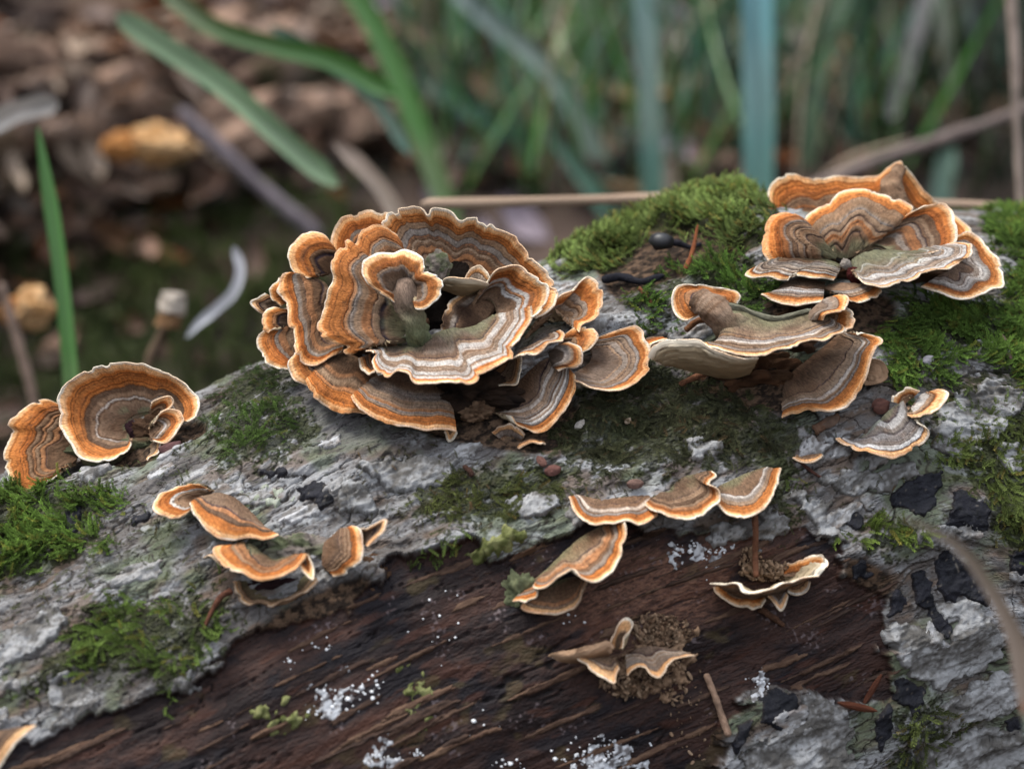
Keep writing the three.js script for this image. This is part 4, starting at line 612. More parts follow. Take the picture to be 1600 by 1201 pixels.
// the row of three and the frilled one below it
{
  const c = cluster('row of three orange banded brackets joined side by side under dark moss', 1050, 770, 'bracket fungi on the log');
  cap(c, '889,775,8 898,794,11 913,811,14 932,819,15 955,818,16 977,814,16 998,817,15 1017,812,13 1028,802,10', '905,772,1 940,771,0 975,769,0 1000,767,0 1020,770,0', { og: 4.6, algae: .1, bulge: [0, 2, 2], label: 'first bracket of the row with the widest orange rim' });
  cap(c, '1009,785,9 1019,794,12 1040,801,14 1057,808,15 1083,808,15 1108,797,13 1126,781,10 1118,766,9 1106,760,9 1108,750,7 1119,743,5 1115,736,3', '1025,768,0 1048,758,-1 1066,745,-1 1098,737,-1', { og: 3.4, algae: .25, bulge: [0, 2, 0], ruffle: .6 });
  cap(c, '1123,786,10 1143,803,12 1162,808,13 1185,801,12 1206,781,10 1217,762,7 1222,731,3', '1120,762,0 1140,752,-1 1165,740,-1 1196,730,-1', { og: 4.6, algae: .2, bulge: [0, 3, 1], style: 'orange' });
  lump(c, 'base', 1040, 775, -6, 26, 3.5, 3.5, [C.deep, C.brown], 61);
}
{
  const c = cluster('frilled bracket hanging over bare wood, green with algae at its narrow end', 880, 890, 'bracket fungi on the log');
  cap(c, '976,816,7 978,839,10 970,847,12 972,868,13 960,886,15 944,901,16 913,901,16 896,889,14 879,899,15 853,913,14 830,911,12 836,928,11 823,937,9 803,937,7', '936,823,0 904,840,0 880,864,1 862,880,1 842,898,1 822,912,1', { og: 3.4, style: 'orange', algae: .25, ruffle: .9, bulge: [0, 3, 2], scallop: .7 });
  cap(c, '836,932,6 815,948,7 840,957,8 870,959,9 888,956,9 905,944,9 919,908,8', '845,915,2 880,905,2 905,898,2', { og: .5, style: 'old', algae: .2, label: 'older brown cap underneath' });
  lump(c, 'base', 812, 926, 2, 5, 6, 3, [C.algae, [.26, .28, .15]], 63, .3);
}
{
  const c = cluster('cream edged bracket tilted over rotten wood with a crumbly brown centre', 1195, 905, 'bracket fungi on the log');
  cap(c, '1112,908,10 1130,909,12 1147,909,14 1158,912,15 1166,920,16 1180,923,16 1200,918,15 1219,913,14 1240,908,12 1257,903,11 1275,897,9 1291,885,7 1294,876,4 1287,871,3 1262,873,1 1240,879,-1', '1150,935,3 1175,938,3 1205,930,2 1235,910,1', { style: 'pale', og: 2.2, algae: 0, ruffle: .5, bulge: [0, -2, 3], thick: 1.4, flip: false, curl: 1 });
  cap(c, '1117,916,8 1128,935,8 1150,948,8 1168,946,8 1180,952,8 1188,948,8 1196,935,7', '1140,915,3 1165,925,3 1190,925,3', { style: 'orange', og: 3, algae: 0, ruffle: .7 });
  cap(c, '1200,932,8 1212,944,9 1220,953,9 1228,944,8 1232,930,6', '1200,922,4 1225,922,4', { style: 'pale', og: 2, algae: 0, ruffle: .5 });
  cap(c, '1232,922,6 1245,926,7 1258,922,6 1265,908,5', '1232,912,3 1255,905,3', { style: 'pale', og: 1, algae: 0 });
  cap(c, '1226,884,1 1240,876,2 1262,870,3 1285,868,4 1290,874,5', '1225,900,4 1250,900,5 1275,892,5', { style: 'orange', og: 4, algae: 0 });
  crumbs(c, 'crumbs', [[1195, 893, 44, 16, 230, 7], [1168, 876, 16, 18, 70, 5]], [[.20, .12, .07], [.40, .27, .17]], 65);
}
{
  const c = cluster('small withered brackets with brown crumbs low on the bare wood', 975, 1030, 'bracket fungi on the log');
  cap(c, '855,1024,8 880,1018,10 904,1013,10 925,1008,9 938,1004,8 955,1003,6 960,1012,6', '895,1032,5 922,1029,4 950,1022,3', { style: 'old', og: .8, algae: 0, bulge: [0, -2, 2], flip: true });
  cap(c, '958,1008,5 961,988,5 966,977,5 977,968,5 986,971,6 986,985,7 978,1000,7 970,1012,7', '962,1014,3 968,1016,3', { style: 'pale', og: 3, algae: 0 });
  cap(c, '903,1024,9 912,1034,10 921,1044,11 940,1058,12 960,1068,12 964,1058,11 968,1044,9', '935,1024,5 950,1026,4 962,1032,4', { style: 'pale', og: 3, algae: 0 });
  cap(c, '980,1054,7 988,1044,8 996,1038,9 1011,1040,10 1021,1052,11 1030,1056,11 1040,1046,11 1049,1037,10 1066,1032,9 1086,1026,7', '978,1024,2 1000,1012,1 1025,1010,1 1055,1014,1', { style: 'grey', og: .5, algae: 0, ruffle: .6, dirtShade: .3 });
  patch('frass_mat', c.o, '1000,962 1050,955 1082,985 1080,1030 1060,1090 985,1092 950,1060 960,1030 990,1000', baseM, { thick: .7, rag: 3, edge: 1, rough: .9, scale: 2, col: (x, y, s, r, d) => mix3([.06, .035, .022], [.25, .16, .10], sstep(-.6, .6, n2(x / .8, y / .7, d) + r)) });
  crumbs(c, 'crumbs', [[1032, 985, 46, 26, 200, 3], [985, 1062, 50, 28, 180, 3.5], [1050, 1062, 26, 40, 60, 1.5], [1010, 1035, 40, 20, 70, 3], [1085, 1120, 44, 75, 26, .4]], [[.17, .10, .06], [.36, .25, .165]], 67);
}
// the rosette at the far end
{
  const c = cluster('rosette with a pale green centre at the far end of the log', 1340, 450, 'bracket fungi on the log');
  lump(c, 'base', 1345, 425, -16, 26, 7, 14, [C.deep, C.brown], 71);
  cap(c, '1206,345,-24 1199,325,-24 1199,308,-25 1204,290,-26 1218,277,-27 1241,271,-28 1261,277,-29 1290,278,-30 1308,274,-31 1327,275,-32 1350,276,-33 1372,274,-33 1388,262,-31 1400,253,-30 1408,251,-29 1416,260,-29 1426,271,-30 1436,286,-31 1446,300,-31 1466,318,-31 1491,335,-30 1515,356,-28 1518,370,-26', '1240,355,-22 1275,352,-22 1320,350,-22 1370,350,-24 1410,350,-26 1460,362,-26', { og: 6, style: 'brown', algae: .1, bulge: [0, 2, -2], ruffle: .35, scallop: .4, label: 'pale orange cap at the back with a raised fold' });
  tube(c, 'fold', '1398,330,-23 1394,300,-24 1400,275,-26 1408,260,-28', 5.2, 2.0, (t) => mix3(C.tan, C.brown, .55 + .3 * Math.sin(t * 22)), capM, 72);
  cap(c, '1252,352,-9 1266,334,-10 1280,325,-11 1294,316,-12 1314,300,-13 1339,293,-14 1363,295,-14 1388,306,-13 1412,313,-12 1426,323,-11 1424,336,-9', '1300,398,-3 1318,404,-3 1336,400,-3 1352,392,-3', { og: 4.2, style: 'brown', algae: .2, bulge: [0, -4, 4], ruffle: .4, scallop: .4 });
  cap(c, '1254,348,-4 1245,335,-5 1229,332,-5 1208,338,-3 1195,352,-2 1190,373,0 1192,393,2 1202,410,4', '1300,392,-2 1308,398,-2 1306,404,-1', { og: 4.8, style: 'brown', algae: .3, bulge: [-4, -8, 5], ruffle: .3, scallop: .4 });
  cap(c, '1206,414,3 1188,418,6 1172,421,8 1164,430,10 1172,434,11 1200,431,11 1215,436,12 1229,437,12 1241,431,11 1258,434,11 1275,435,11 1304,436,9', '1222,402,0 1245,394,-1 1274,400,-1 1302,408,0 1316,416,1', { og: 2.2, style: 'grey', algae: .35, bulge: [0, -3, 2] });
  cap(c, '1412,338,-9 1428,330,-7 1446,323,-6 1462,320,-5 1475,318,-4 1485,328,-2 1490,340,0 1497,361,4 1494,378,7 1478,389,9 1454,394,10', '1340,395,-2 1355,388,-4 1375,384,-4 1395,395,0 1410,400,4', { og: 4.4, style: 'brown', algae: .15, bulge: [0, 0, -4], ruffle: .3 });
  cap(c, '1490,378,7 1508,379,10 1520,381,12 1521,393,14 1512,400,15 1498,406,15 1480,416,17 1461,421,18 1445,429,19 1429,439,20 1404,446,21 1376,450,21 1353,443,19 1344,434,16', '1420,392,3 1395,390,2 1372,390,0 1350,395,0 1334,404,0 1330,416,2', { og: 1.7, style: 'grey', algae: .62, bulge: [0, 8, 3], ruffle: .5, scallop: .6, label: 'bowl shaped front cap dusted with pale green algae' });
  cap(c, '1498,365,-5 1514,362,-4 1527,368,-3 1539,381,-1 1551,394,1 1560,406,3 1566,420,5 1570,434,8 1568,446,10 1551,450,11 1535,459,13 1518,466,14 1494,464,14 1478,459,14 1462,454,13 1440,446,11', '1490,392,-4 1500,402,-3 1494,416,0 1470,428,4', { og: 3.6, style: 'grey', algae: 0, bulge: [0, 3, 1], ruffle: .5, label: 'outermost cap beside the moss bank' });
  cap(c, '1190,460,13 1208,467,15 1222,472,17 1240,475,18 1257,474,18 1272,472,17 1286,470,16', '1212,454,8 1228,441,4 1257,436,3 1290,440,4', { og: 3.6, style: 'orange', algae: 0, bulge: [0, -3, 2], ruffle: .5 });
  cap(c, '1330,470,16 1345,474,18 1360,468,17 1372,461,15 1377,451,12 1368,446,10', '1285,448,6 1310,442,5 1340,445,5', { og: 4, style: 'orange', algae: 0, bulge: [0, -3, 2], ruffle: .5 });
  lump(c, 'scale', 1337, 430, 5, 2.6, 2.6, 2, [.09, .016, .014], 75, .15);
  lump(c, 'pebble', 1322, 412, 3, 1.6, 1.6, 1.6, C.pale, 76, .2);
}
// the long bracket below it, with its white-rimmed cup
{
  const c = cluster('long curled bracket with a white rimmed cup and a smooth pale underside', 1190, 590, 'bracket fungi on the log');
  lump(c, 'base', 1185, 588, -5, 17, 8, 7, [C.deep, [.13, .06, .03]], 81, .5); lump(c, 'base', 1240, 560, -10, 16, 12, 7, [C.deep, [.05, .025, .015]], 82, .4);
  cap(c, '1090,492,5 1074,499,5 1062,496,4 1055,489,3 1051,478,2 1050,465,1 1053,454,0 1060,447,-1 1070,444,-2 1085,444,-3 1098,445,-4 1112,448,-5 1127,450,-6 1140,452,-7 1151,455,-7 1157,463,-6 1152,474,-5', '1098,486,8 1090,480,8 1088,472,8 1094,464,7 1104,461,5 1116,463,3 1126,468,1', { og: 4.6, algae: 0, bulge: [0, 0, -3], ruffle: .25, scallop: .3, rim: 1.15, label: 'small cup shaped end with a broad white rim' });
  tube(c, 'stalk', '1090,468,5 1106,478,7 1122,493,8 1138,510,7 1152,528,4', 3.7, 5.2, (t) => mix3(mix3(mix3(C.tan, C.ash, .4), C.brown, .35 + .25 * Math.sin(t * 23) + .4 * sstep(.6, 1, Math.sin(t * 75))), C.algae, .45 * sstep(.45, .9, t)), capM, 83);
  cap(c, '1100,534,14 1106,541,17 1119,546,20 1135,551,22 1151,554,23 1165,556,24 1180,556,24 1195,552,24 1208,548,24 1225,545,23 1241,542,22 1253,536,21 1266,534,21 1278,532,20 1291,530,19 1304,526,18 1317,521,16 1321,514,14 1316,509,12', '1132,530,8 1130,500,6 1136,480,4 1160,482,2 1190,494,2 1215,498,2 1245,490,2 1270,484,3 1290,490,5', { og: 1.7, style: 'grey', algae: .55, bulge: [0, 8, 2], ruffle: .5, scallop: .5, label: 'hollow green dusted trough with striped front lip' });
  tube(c, 'fold', '1126,474,5 1140,478,4 1160,482,3 1175,489,3 1190,494,3 1215,498,3 1245,490,3 1268,484,4', 1.1, .7, () => mix3(C.algae, C.grey, .45), baseM, 84);
  cap(c, '1288,500,13 1292,492,15 1305,487,16 1318,485,15 1323,476,13 1325,466,10 1318,462,8 1300,464,6', '1262,500,6 1265,486,5 1278,474,4 1290,466,4', { og: 2.6, style: 'grey', algae: 0, bulge: [0, -3, 2] });
  cap(c, '1292,512,13 1300,520,14 1318,516,15 1330,512,14 1333,500,12 1331,490,11 1322,480,10', '1270,510,6 1280,500,6 1295,492,7', { og: 3.8, style: 'orange', algae: 0, bulge: [0, 0, -2] });
  cap(c, '1012,557,9 1018,545,10 1025,537,11 1045,531,13 1070,530,15 1092,531,17 1104,538,19 1120,547,21 1150,556,23 1185,558,23', '1048,568,5 1075,574,4 1100,580,4 1125,586,3 1148,586,3 1170,580,3', { og: .5, style: 'pale', flip: true, algae: 0, ruffle: .25, scallop: .2, bulge: [0, 3, 3], label: 'smooth pale underside of the bracket' });
  cap(c, '1010,548,5 1018,536,5 1030,531,6 1045,529,6', '1000,532,0 1020,526,0 1035,526,1', { og: 4, style: 'brown', algae: 0 });
  cap(c, '1341,521,4 1360,521,6 1378,529,8 1370,543,9 1363,553,10 1361,566,11 1358,580,12 1345,606,14 1327,630,15 1310,640,16 1298,644,16 1282,642,15 1265,642,14 1250,644,13 1237,644,12 1222,651,11', '1315,518,0 1290,540,-1 1265,560,0 1240,580,1 1226,600,3 1221,625,5', { og: 5.2, style: 'orange', algae: 0, bulge: [6, 4, 2], ruffle: .4, rim: .4, label: 'broad fan cap with bent dark stripes' });
  cap(c, '1362,560,3 1372,562,4 1381,567,4 1389,580,4 1387,592,4 1376,599,4 1352,602,3', '1345,570,0 1345,590,0', { style: 'old', og: .3, algae: 0, flip: true, ruffle: .2, scallop: .2 });
}
{
  const c = cluster('brown grey bracket with two lobes lying on lichen covered bark near the moss bank', 1400, 670, 'bracket fungi on the log');
  cap(c, '1307,682,5 1319,693,7 1339,705,9 1353,709,10 1367,712,11 1384,712,11 1400,711,11 1425,703,10 1443,690,9 1450,673,8 1434,664,7', '1338,690,1 1358,672,1 1374,656,1 1396,636,2 1412,626,3', { og: 1.6, style: 'grey', algae: .08, bulge: [3, 4, 1], ruffle: .8, rim: .4, se: .8 });
  cap(c, '1418,651,7 1435,649,8 1449,646,8 1460,641,7 1470,634,6 1481,613,4 1474,609,3 1463,608,2', '1418,644,4 1428,630,2 1440,616,1', { og: 1.6, style: 'grey', algae: 0, ruffle: .4 });
  cap(c, '1396,628,2 1398,618,2 1404,611,2 1420,605,2 1438,611,3', '1412,632,2 1424,624,2', { og: 2, style: 'brown', algae: 0 });
}
{
  const c = cluster('tiny flat brown bracket sitting alone on the mossy bark', 1262, 718, 'bracket fungi on the log');
  cap(c, '1239,714,3 1250,719,5 1264,721,6 1277,718,5 1286,711,3', '1244,708,0 1262,707,0 1280,707,0', { og: 1.4, style: 'orange', algae: 0, ruffle: .2, scallop: .2 });
}
{
  const c = cluster('blurred tan bracket edge cut by the lower corner', 10, 1165, 'bracket fungi on the log');
  cap(c, '52,1131,14 40,1142,15 24,1158,15 4,1190,15 -20,1215,15', '8,1138,4 -20,1150,3 -40,1170,3', { og: 4, style: 'pale', algae: 0, bulge: [0, -2, 2] });
}

// ---------------------------------------------------------------- twigs, needles and scales lying on the log
const stickM = gritM({ name: 'dry_stem', roughness: .8, bumpScale: .0005 });
function rod(parent, name, line, r0, r1, c, seed, lift) {            // line: "column,row,lift" on the log, or world points
  const ps = typeof line === 'string' ? pts(line).map(([x, y, l = 0]) => spot(x, y, l)) : line;
  const cv = new THREE.CatmullRomCurve3(ps, false, 'centripetal'), n = Math.max(8, Math.min(90, ps.length * 10)), k = 9, f = cv.computeFrenetFrames(n), pos = [], col = [], uv = [], idx = [];
  for (let i = 0; i <= n; i++) { const t = i / n, p = cv.getPointAt(t); for (let j = 0; j <= k; j++) { const a = j / k * 6.2832, r = mix(r0, r1, t) / 1000 * (1 + .16 * n2(t * 9, Math.sin(a), seed) + .15 * n2(t * 5, 2, seed + 7)) * (i === 0 || i === n ? .35 : 1), w = p.clone().addScaledVector(f.normals[i], Math.cos(a) * r).addScaledVector(f.binormals[i], Math.sin(a) * r); pos.push(w.x, w.y, w.z); const q = 1 + .3 * n2(t * 20, a, seed + 1); col.push(...c.map((v) => v * q)); uv.push(j / k, t * 3); } }
  for (let i = 0; i < n; i++) for (let j = 0; j < k; j++) { const a = i * (k + 1) + j; idx.push(a, a + 1, a + k + 1, a + 1, a + k + 2, a + k + 1); }
  return part(name, geoFrom(pos, idx, col, uv), stickM, parent);
}
const rust = [.17, .055, .022], dark = [.016, .015, .02], tanS = [.30, .20, .125];
tag(rod(scene, 'twig', '945,462,2 975,450,2.5 1005,455,2 1040,447,2.5', 1.45, 1.0, [.012, .012, .017], 1), 'short black twig on the bark left of the white rimmed cup', 'twig');
tag(rod(scene, 'pine_needle', '1073,448,3 1085,424,6 1097,398,10', .9, .35, rust, 2), 'rusty needle sticking up from the moss behind the white rimmed cup', 'needle');
tag(rod(scene, 'pine_needle', '1060,610,1.5 1085,598,2 1112,588,2', .9, 1.0, [.15, .065, .035], 3), 'brown needle under the pale underside of the long bracket', 'needle');
tag(rod(scene, 'wood_chip', '1266,681,1 1285,670,1.2 1306,657,1', 1.6, 1.0, [.15, .085, .055], 4), 'small brown wood splinter below the broad fan cap', 'splinter');
tag(rod(scene, 'twig', '1103,1052,1.5 1114,1085,2 1124,1115,2 1131,1145,1.5', .9, 1.2, [.26, .17, .12], 5), 'short tan twig lying on the bare wood', 'twig');
tag(rod(scene, 'dry_stem', '1166,800,6 1168,835,5 1170,870,5 1168,905,8', .75, .9, [.13, .055, .03], 6), 'thin red brown stem hanging from the last bracket of the row', 'stem');
tag(rod(scene, 'twig', '1185,950,1 1205,962,1 1226,978,1', 1.1, .8, [.10, .05, .03], 7), 'short dark twig under the cream edged bracket', 'twig');
tag(rod(scene, 'twig', '321,992,2 335,965,3 350,945,3.5 366,934,3', .4, 1.0, [.11, .045, .028], 8), 'red brown curled sliver beside the green ring', 'twig');
tag(rod(scene, 'pine_needle', '725,735,1 733,745,1.4 738,752,1', .7, .9, [.07, .035, .025], 10), 'dark speck of a twig on bark under the biggest rosette', 'twig');
tag(rod(scene, 'pine_needle', '1240,725,1 1270,745,1 1292,758,1', .5, .5, [.09, .04, .03], 11), 'thin dark needle below the tiny flat bracket', 'needle');
tag(rod(scene, 'pine_needle', '1000,468,2 1010,478,2 1020,492,1.5', .7, .6, [.15, .06, .03], 12), 'short brown needle in the soil gap beside the black twig', 'needle');
tag(rod(scene, 'pine_needle', '1070,530,3 1088,520,4 1110,512,3', .9, 1.1, [.17, .075, .035], 13), 'brown needle lying behind the pale underside', 'needle');
{ // a black stalked knob
  const t = thing('black_club_fungus', 'shiny black knob on a thin black stalk at the ridge', 'club fungus', spot(1080, 388, 0));
  const a = spot(1098, 392, 1), b = P(1060, 380, pixOf(a)[2] + 2), h = P(1034, 377, pixOf(a)[2] + 4);
  rod(t, 'stalk', [a, P(1080, 386, pixOf(a)[2] + 1), b, h], .7, 1.1, dark, 14);
  const g = new THREE.SphereGeometry(.0031, 24, 16); { const ps = g.attributes.position; for (let i = 0; i < ps.count; i++) { const v = V3().fromBufferAttribute(ps, i), e = 1 + .16 * n3(v.x * 700, v.y * 700, v.z * 700, 5); ps.setXYZ(i, v.x * e * 1.2, v.y * e * .9, v.z * e); } }  g.translate(h.x, h.y, h.z); part('head', g, new THREE.MeshStandardMaterial({ name: 'black_gloss', color: new THREE.Color(.007, .007, .009), roughness: .5 }), t);
}
function scale(px, py, w, l, ang, c, label, cat = 'bud scale', name = 'bud_scale') {   // a small curved flake
  const [u, f] = inv(px, py), o = onLog(u, f, 1.4), n = N0(f), d0 = V3(Math.cos(ang), Math.sin(ang), 0).transformDirection(camM); d0.addScaledVector(n, -d0.dot(n)).normalize(); const s = n.clone().cross(d0), pos = [], idx = [], col = [], uv = [];
  for (const side of [1, 0]) for (let i = 0; i <= 10; i++) for (let j = 0; j <= 6; j++) { const t = i / 10 - .5, q = j / 6 - .5, ww = w * Math.sqrt(Math.max(.03, 1 - 4 * t * t)) , p = o.clone().addScaledVector(d0, t * l / 1000).addScaledVector(s, q * ww / 1000).addScaledVector(n, (w * .5 * (.25 - q * q) * 2 + .35 * side) / 1000); pos.push(p.x, p.y, p.z); const k = 1 + .3 * n2(i / 2, j, px); col.push(...c.map((v) => v * k)); uv.push(t, q); }
  for (let sd = 0; sd < 2; sd++) for (let i = 0; i < 10; i++) for (let j = 0; j < 6; j++) { const a = sd * 77 + i * 7 + j; sd ? idx.push(a, a + 1, a + 7, a + 1, a + 8, a + 7) : idx.push(a, a + 7, a + 1, a + 1, a + 7, a + 8); }
  tag(part(name, geoFrom(pos, idx, col, uv), stickM, scene), label, cat);
}
scale(1564, 558, 2.8, 9, -1.4, [.17, .10, .095], 'pinkish brown bud scale in the moss at the log end');
scale(1324, 1095, 2.2, 13, -.25, [.10, .034, .018], 'flat rust red sliver lying in the crack above the lower grey plate', 'sliver', 'bark_sliver');
scale(1358, 1076, 1.9, 11, 1.0, [.085, .03, .017], 'rust red sliver standing at the edge of the bare wood near black plates', 'sliver', 'bark_sliver');
scale(1369, 643, 5, 5.5, .4, [.10, .045, .035], 'round dark seed beside the broad fan cap', 'seed', 'seed');
scale(862, 745, 3.4, 5, .3, [.13, .06, .05], 'reddish bud scale below the biggest rosette, nearer the row of three');
scale(845, 733, 2.4, 4, 2.2, [.15, .075, .06], 'small brown bud scale in the moss under the biggest rosette');
scale(988, 766, 3, 5, .1, [.14, .085, .07], 'brown bud scale on the upper edge of the first row bracket');
scale(272, 716, 5, 7, .5, [.10, .05, .05], 'dull red flake at the foot of the round orange bracket', 'flake', 'bark_flake');
scale(905, 672, 2.2, 4, .9, [.36, .33, .30], 'pale flake on dark moss under the grey fan cap', 'flake', 'bark_flake');
scale(980, 665, 1.6, 2.4, .9, [.38, .29, .21], 'tan crumb on the dark olive moss', 'crumb', 'crumb');
scale(1443, 575, 3, 4, .6, [.26, .25, .27], 'grey crumb in the moss bank', 'crumb', 'crumb');
scale(1290, 668, 3.4, 6, .5, [.15, .10, .075], 'brown chip lying beside the wood splinter', 'wood chip', 'wood_chip');

// ---------------------------------------------------------------- ground and what stands behind the log
const groundTex = dataTex(1024, 1024, (x, y) => { let v = 0, a = .5, w = 0; for (let o = 0; o < 5; o++) { const n = 8 << o; v += a * tnoise(x / 1024 * n, y / 1024 * n, n, n, 60 + o); a *= .6; } const m = tnoise(x / 1024 * 6, y / 1024 * 6, 6, 6, 91), g = tnoise(x / 1024 * 12, y / 1024 * 12, 12, 12, 97); let c = mix3([.010, .008, .007], [.075, .052, .042], sstep(.3, .9, v)); c = mix3(c, [.035, .055, .018], .6 * sstep(.5, .8, g)); c = mix3(c, [.10, .055, .03], .4 * sstep(.5, .8, m)); return c.map((k) => toS(k * (.8 + .4 * hash(x, y, 1)))); }, true);
groundTex.repeat.set(60, 60);
const groundM = new THREE.MeshPhysicalMaterial({ name: 'forest_soil', specularIntensity: .2, map: groundTex, roughness: .95 });
const gy = (x, z) => { const r = Math.hypot(x, z); return .018 * fbm(x * 5, z * 5, 301, 4) + (r > 3 ? .2 * fbm(x / 4, z / 4, 305, 2) : 0) + .16 * sstep(.6, 2.6, -z) * 1 - .01 * sstep(-.2, .5, z); };
{
  const ks = []; for (let i = -70; i <= 70; i++) ks.push(Math.sign(i) * (Math.abs(i) * .018 + Math.pow(Math.abs(i) / 70, 5) * 60));
  const W = ks.length, pos = [], uv = [], idx = []; for (const z of ks) for (const x of ks) { pos.push(x, gy(x, z - .4), z - .4); uv.push(x / 60, z / 60); }
  for (let j = 0; j < W - 1; j++) for (let i = 0; i < W - 1; i++) { const a = j * W + i; idx.push(a, a + W, a + 1, a + 1, a + W, a + W + 1); }
  tag(part('ground', geoFrom(pos, idx, null, uv), groundM, scene), 'dark forest floor', 'ground', null, 'structure');
}
// places behind the log: at(column, row, metres behind)
const back = (px, py, m) => P(px, py, -m * 1000);
// a rotten log lying further back
{
  const o = thing('rotten_log', 'blurred rotten brown log lying on the forest floor behind', 'log', back(230, 180, .62));
  const a = back(-420, 330, .52), b = back(640, 170, .90), ax = b.clone().sub(a), L = ax.length(); ax.normalize(); const up = V3(0, 1, 0).addScaledVector(ax, -ax.y).normalize(), sd = up.clone().cross(ax).normalize();
  const nu = 260, nf = 150, pos = [], col = [], uv = [], idx = [];
  for (let i = 0; i <= nu; i++) for (let j = 0; j <= nf; j++) {
    const t = i / nu, f = j / nf * 6.2832, x = t * L * 1000, y = f * 105, end = 1 - sstep(.96, 1, t) * .5;
    const lay = fbm(x / 60, y / 14, 401, 4), st = Math.floor((lay + .5) * 7) / 7, r = (.105 + .03 * (st - .5) + .012 * fbm(x / 18, y / 6, 405, 3) + .02 * n2(x / 120, f, 407)) * end;
    const p = a.clone().addScaledVector(ax, t * L).addScaledVector(up, Math.cos(f) * r - .03).addScaledVector(sd, Math.sin(f) * r); pos.push(p.x, p.y, p.z);
    let c = mix3([.028, .017, .014], [.36, .235, .17], sstep(-.3, .4, lay + .35 * n2(x / 14, y / 5, 409))); c = mix3(c, [.26, .22, .19], .6 * sstep(.1, .5, fbm(x / 30, y / 9, 411, 3))); c = mix3(c, [.045, .06, .02], .6 * sstep(.05, .4, fbm(x / 45, y / 30, 413, 3))); col.push(...c); uv.push(x / 40, y / 40);
  }
  for (let i = 0; i < nu; i++) for (let j = 0; j < nf; j++) { const q = i * (nf + 1) + j; idx.push(q, q + 1, q + nf + 1, q + 1, q + nf + 2, q + nf + 1); }
  part('rotten_wood', geoFrom(pos, idx, col, uv), gritM({ name: 'rotten_wood', roughness: .9, bumpScale: .003 }), o);
}
// blurred brackets behind
function farCap(label, px, py, m, w, h, c) {
  const o = { o: thing('bracket_fungus', label, 'bracket fungus', back(px, py, m), 'blurred bracket fungi behind the log'), d: -m * 1000 }, k = (s) => s;
  const X = (f) => px + f * w, Y = (f) => py + f * h;
  const mm = PX * 1000 * (FOCUS + m) / FOCUS;
  lump(o, 'cap', px + w * .12, py, 0, w * .42 * mm, h * .46 * mm, h * .5 * mm, [[.62, .33, .13], [.72, .46, .24]], Math.round(px), .22); lump(o, 'cap', px - w * .3, py + h * .05, 4, w * .26 * mm, h * .34 * mm, h * .3 * mm, [[.42, .17, .05], [.55, .26, .09]], Math.round(px) + 3, .25);
}
farCap('blurred orange bracket on the rotten log, the larger one higher up', 232, 226, .50, 128, 66); farCap('blurred tan bracket low at the picture edge behind the green blade', 42, 482, .30, 76, 66);

// leaves, grass
const litterV = new THREE.MeshPhysicalMaterial({ name: 'dead_leaf_tinted', specularIntensity: .4, vertexColors: true, roughness: .6, side: THREE.DoubleSide });
function leafGeo(seed, curl) { srand(seed); const pos = [], idx = [], col = []; const n = 12, k = 6; for (let i = 0; i <= n; i++) for (let j = 0; j <= k; j++) { const t = i / n, q = j / k - .5, w = .42 * Math.pow(Math.sin(Math.PI * clamp(t * .96 + .02, 0, 1)), .8) * (1 + .1 * n2(i, j > 3 ? 1 : 0, seed)); pos.push(t - .5, curl * (q * q * 1.6 + (t - .5) ** 2 * .8) + .05 * n2(t * 4, q * 3, seed), q * w * 2 * .6); const c = .85 + .25 * n2(t * 6, q * 8, seed + 1) - (j === 3 ? .15 : 0); col.push(c, c, c); } for (let i = 0; i < n; i++) for (let j = 0; j < k; j++) { const a = i * (k + 1) + j; idx.push(a, a + 1, a + k + 1, a + 1, a + k + 2, a + k + 1); } return geoFrom(pos, idx, col); }
{
  srand(4242); const N = 2600, im = new THREE.InstancedMesh(leafGeo(3, .5), litterV, N); im.name = 'leaf_litter'; const pal = [[.20, .12, .085], [.26, .19, .16], [.22, .08, .03], [.34, .28, .26], [.12, .075, .055], [.30, .20, .11], [.27, .22, .25], [.07, .045, .035]];
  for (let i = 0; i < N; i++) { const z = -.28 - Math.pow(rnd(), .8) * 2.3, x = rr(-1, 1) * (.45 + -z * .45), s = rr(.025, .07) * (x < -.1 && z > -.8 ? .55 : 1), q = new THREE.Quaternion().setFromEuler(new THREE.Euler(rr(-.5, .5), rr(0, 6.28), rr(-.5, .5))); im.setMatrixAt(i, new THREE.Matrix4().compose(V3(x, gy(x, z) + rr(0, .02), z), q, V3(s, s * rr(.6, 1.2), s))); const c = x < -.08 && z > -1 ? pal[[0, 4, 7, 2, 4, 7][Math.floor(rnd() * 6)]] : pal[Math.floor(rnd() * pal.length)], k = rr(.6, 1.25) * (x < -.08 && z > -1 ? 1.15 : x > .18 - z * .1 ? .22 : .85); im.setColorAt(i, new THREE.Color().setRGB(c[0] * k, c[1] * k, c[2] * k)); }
  im.castShadow = im.receiveShadow = true; tag(im, 'brown and grey dead leaves covering the forest floor', 'leaf litter', null, 'stuff'); scene.add(im);
}
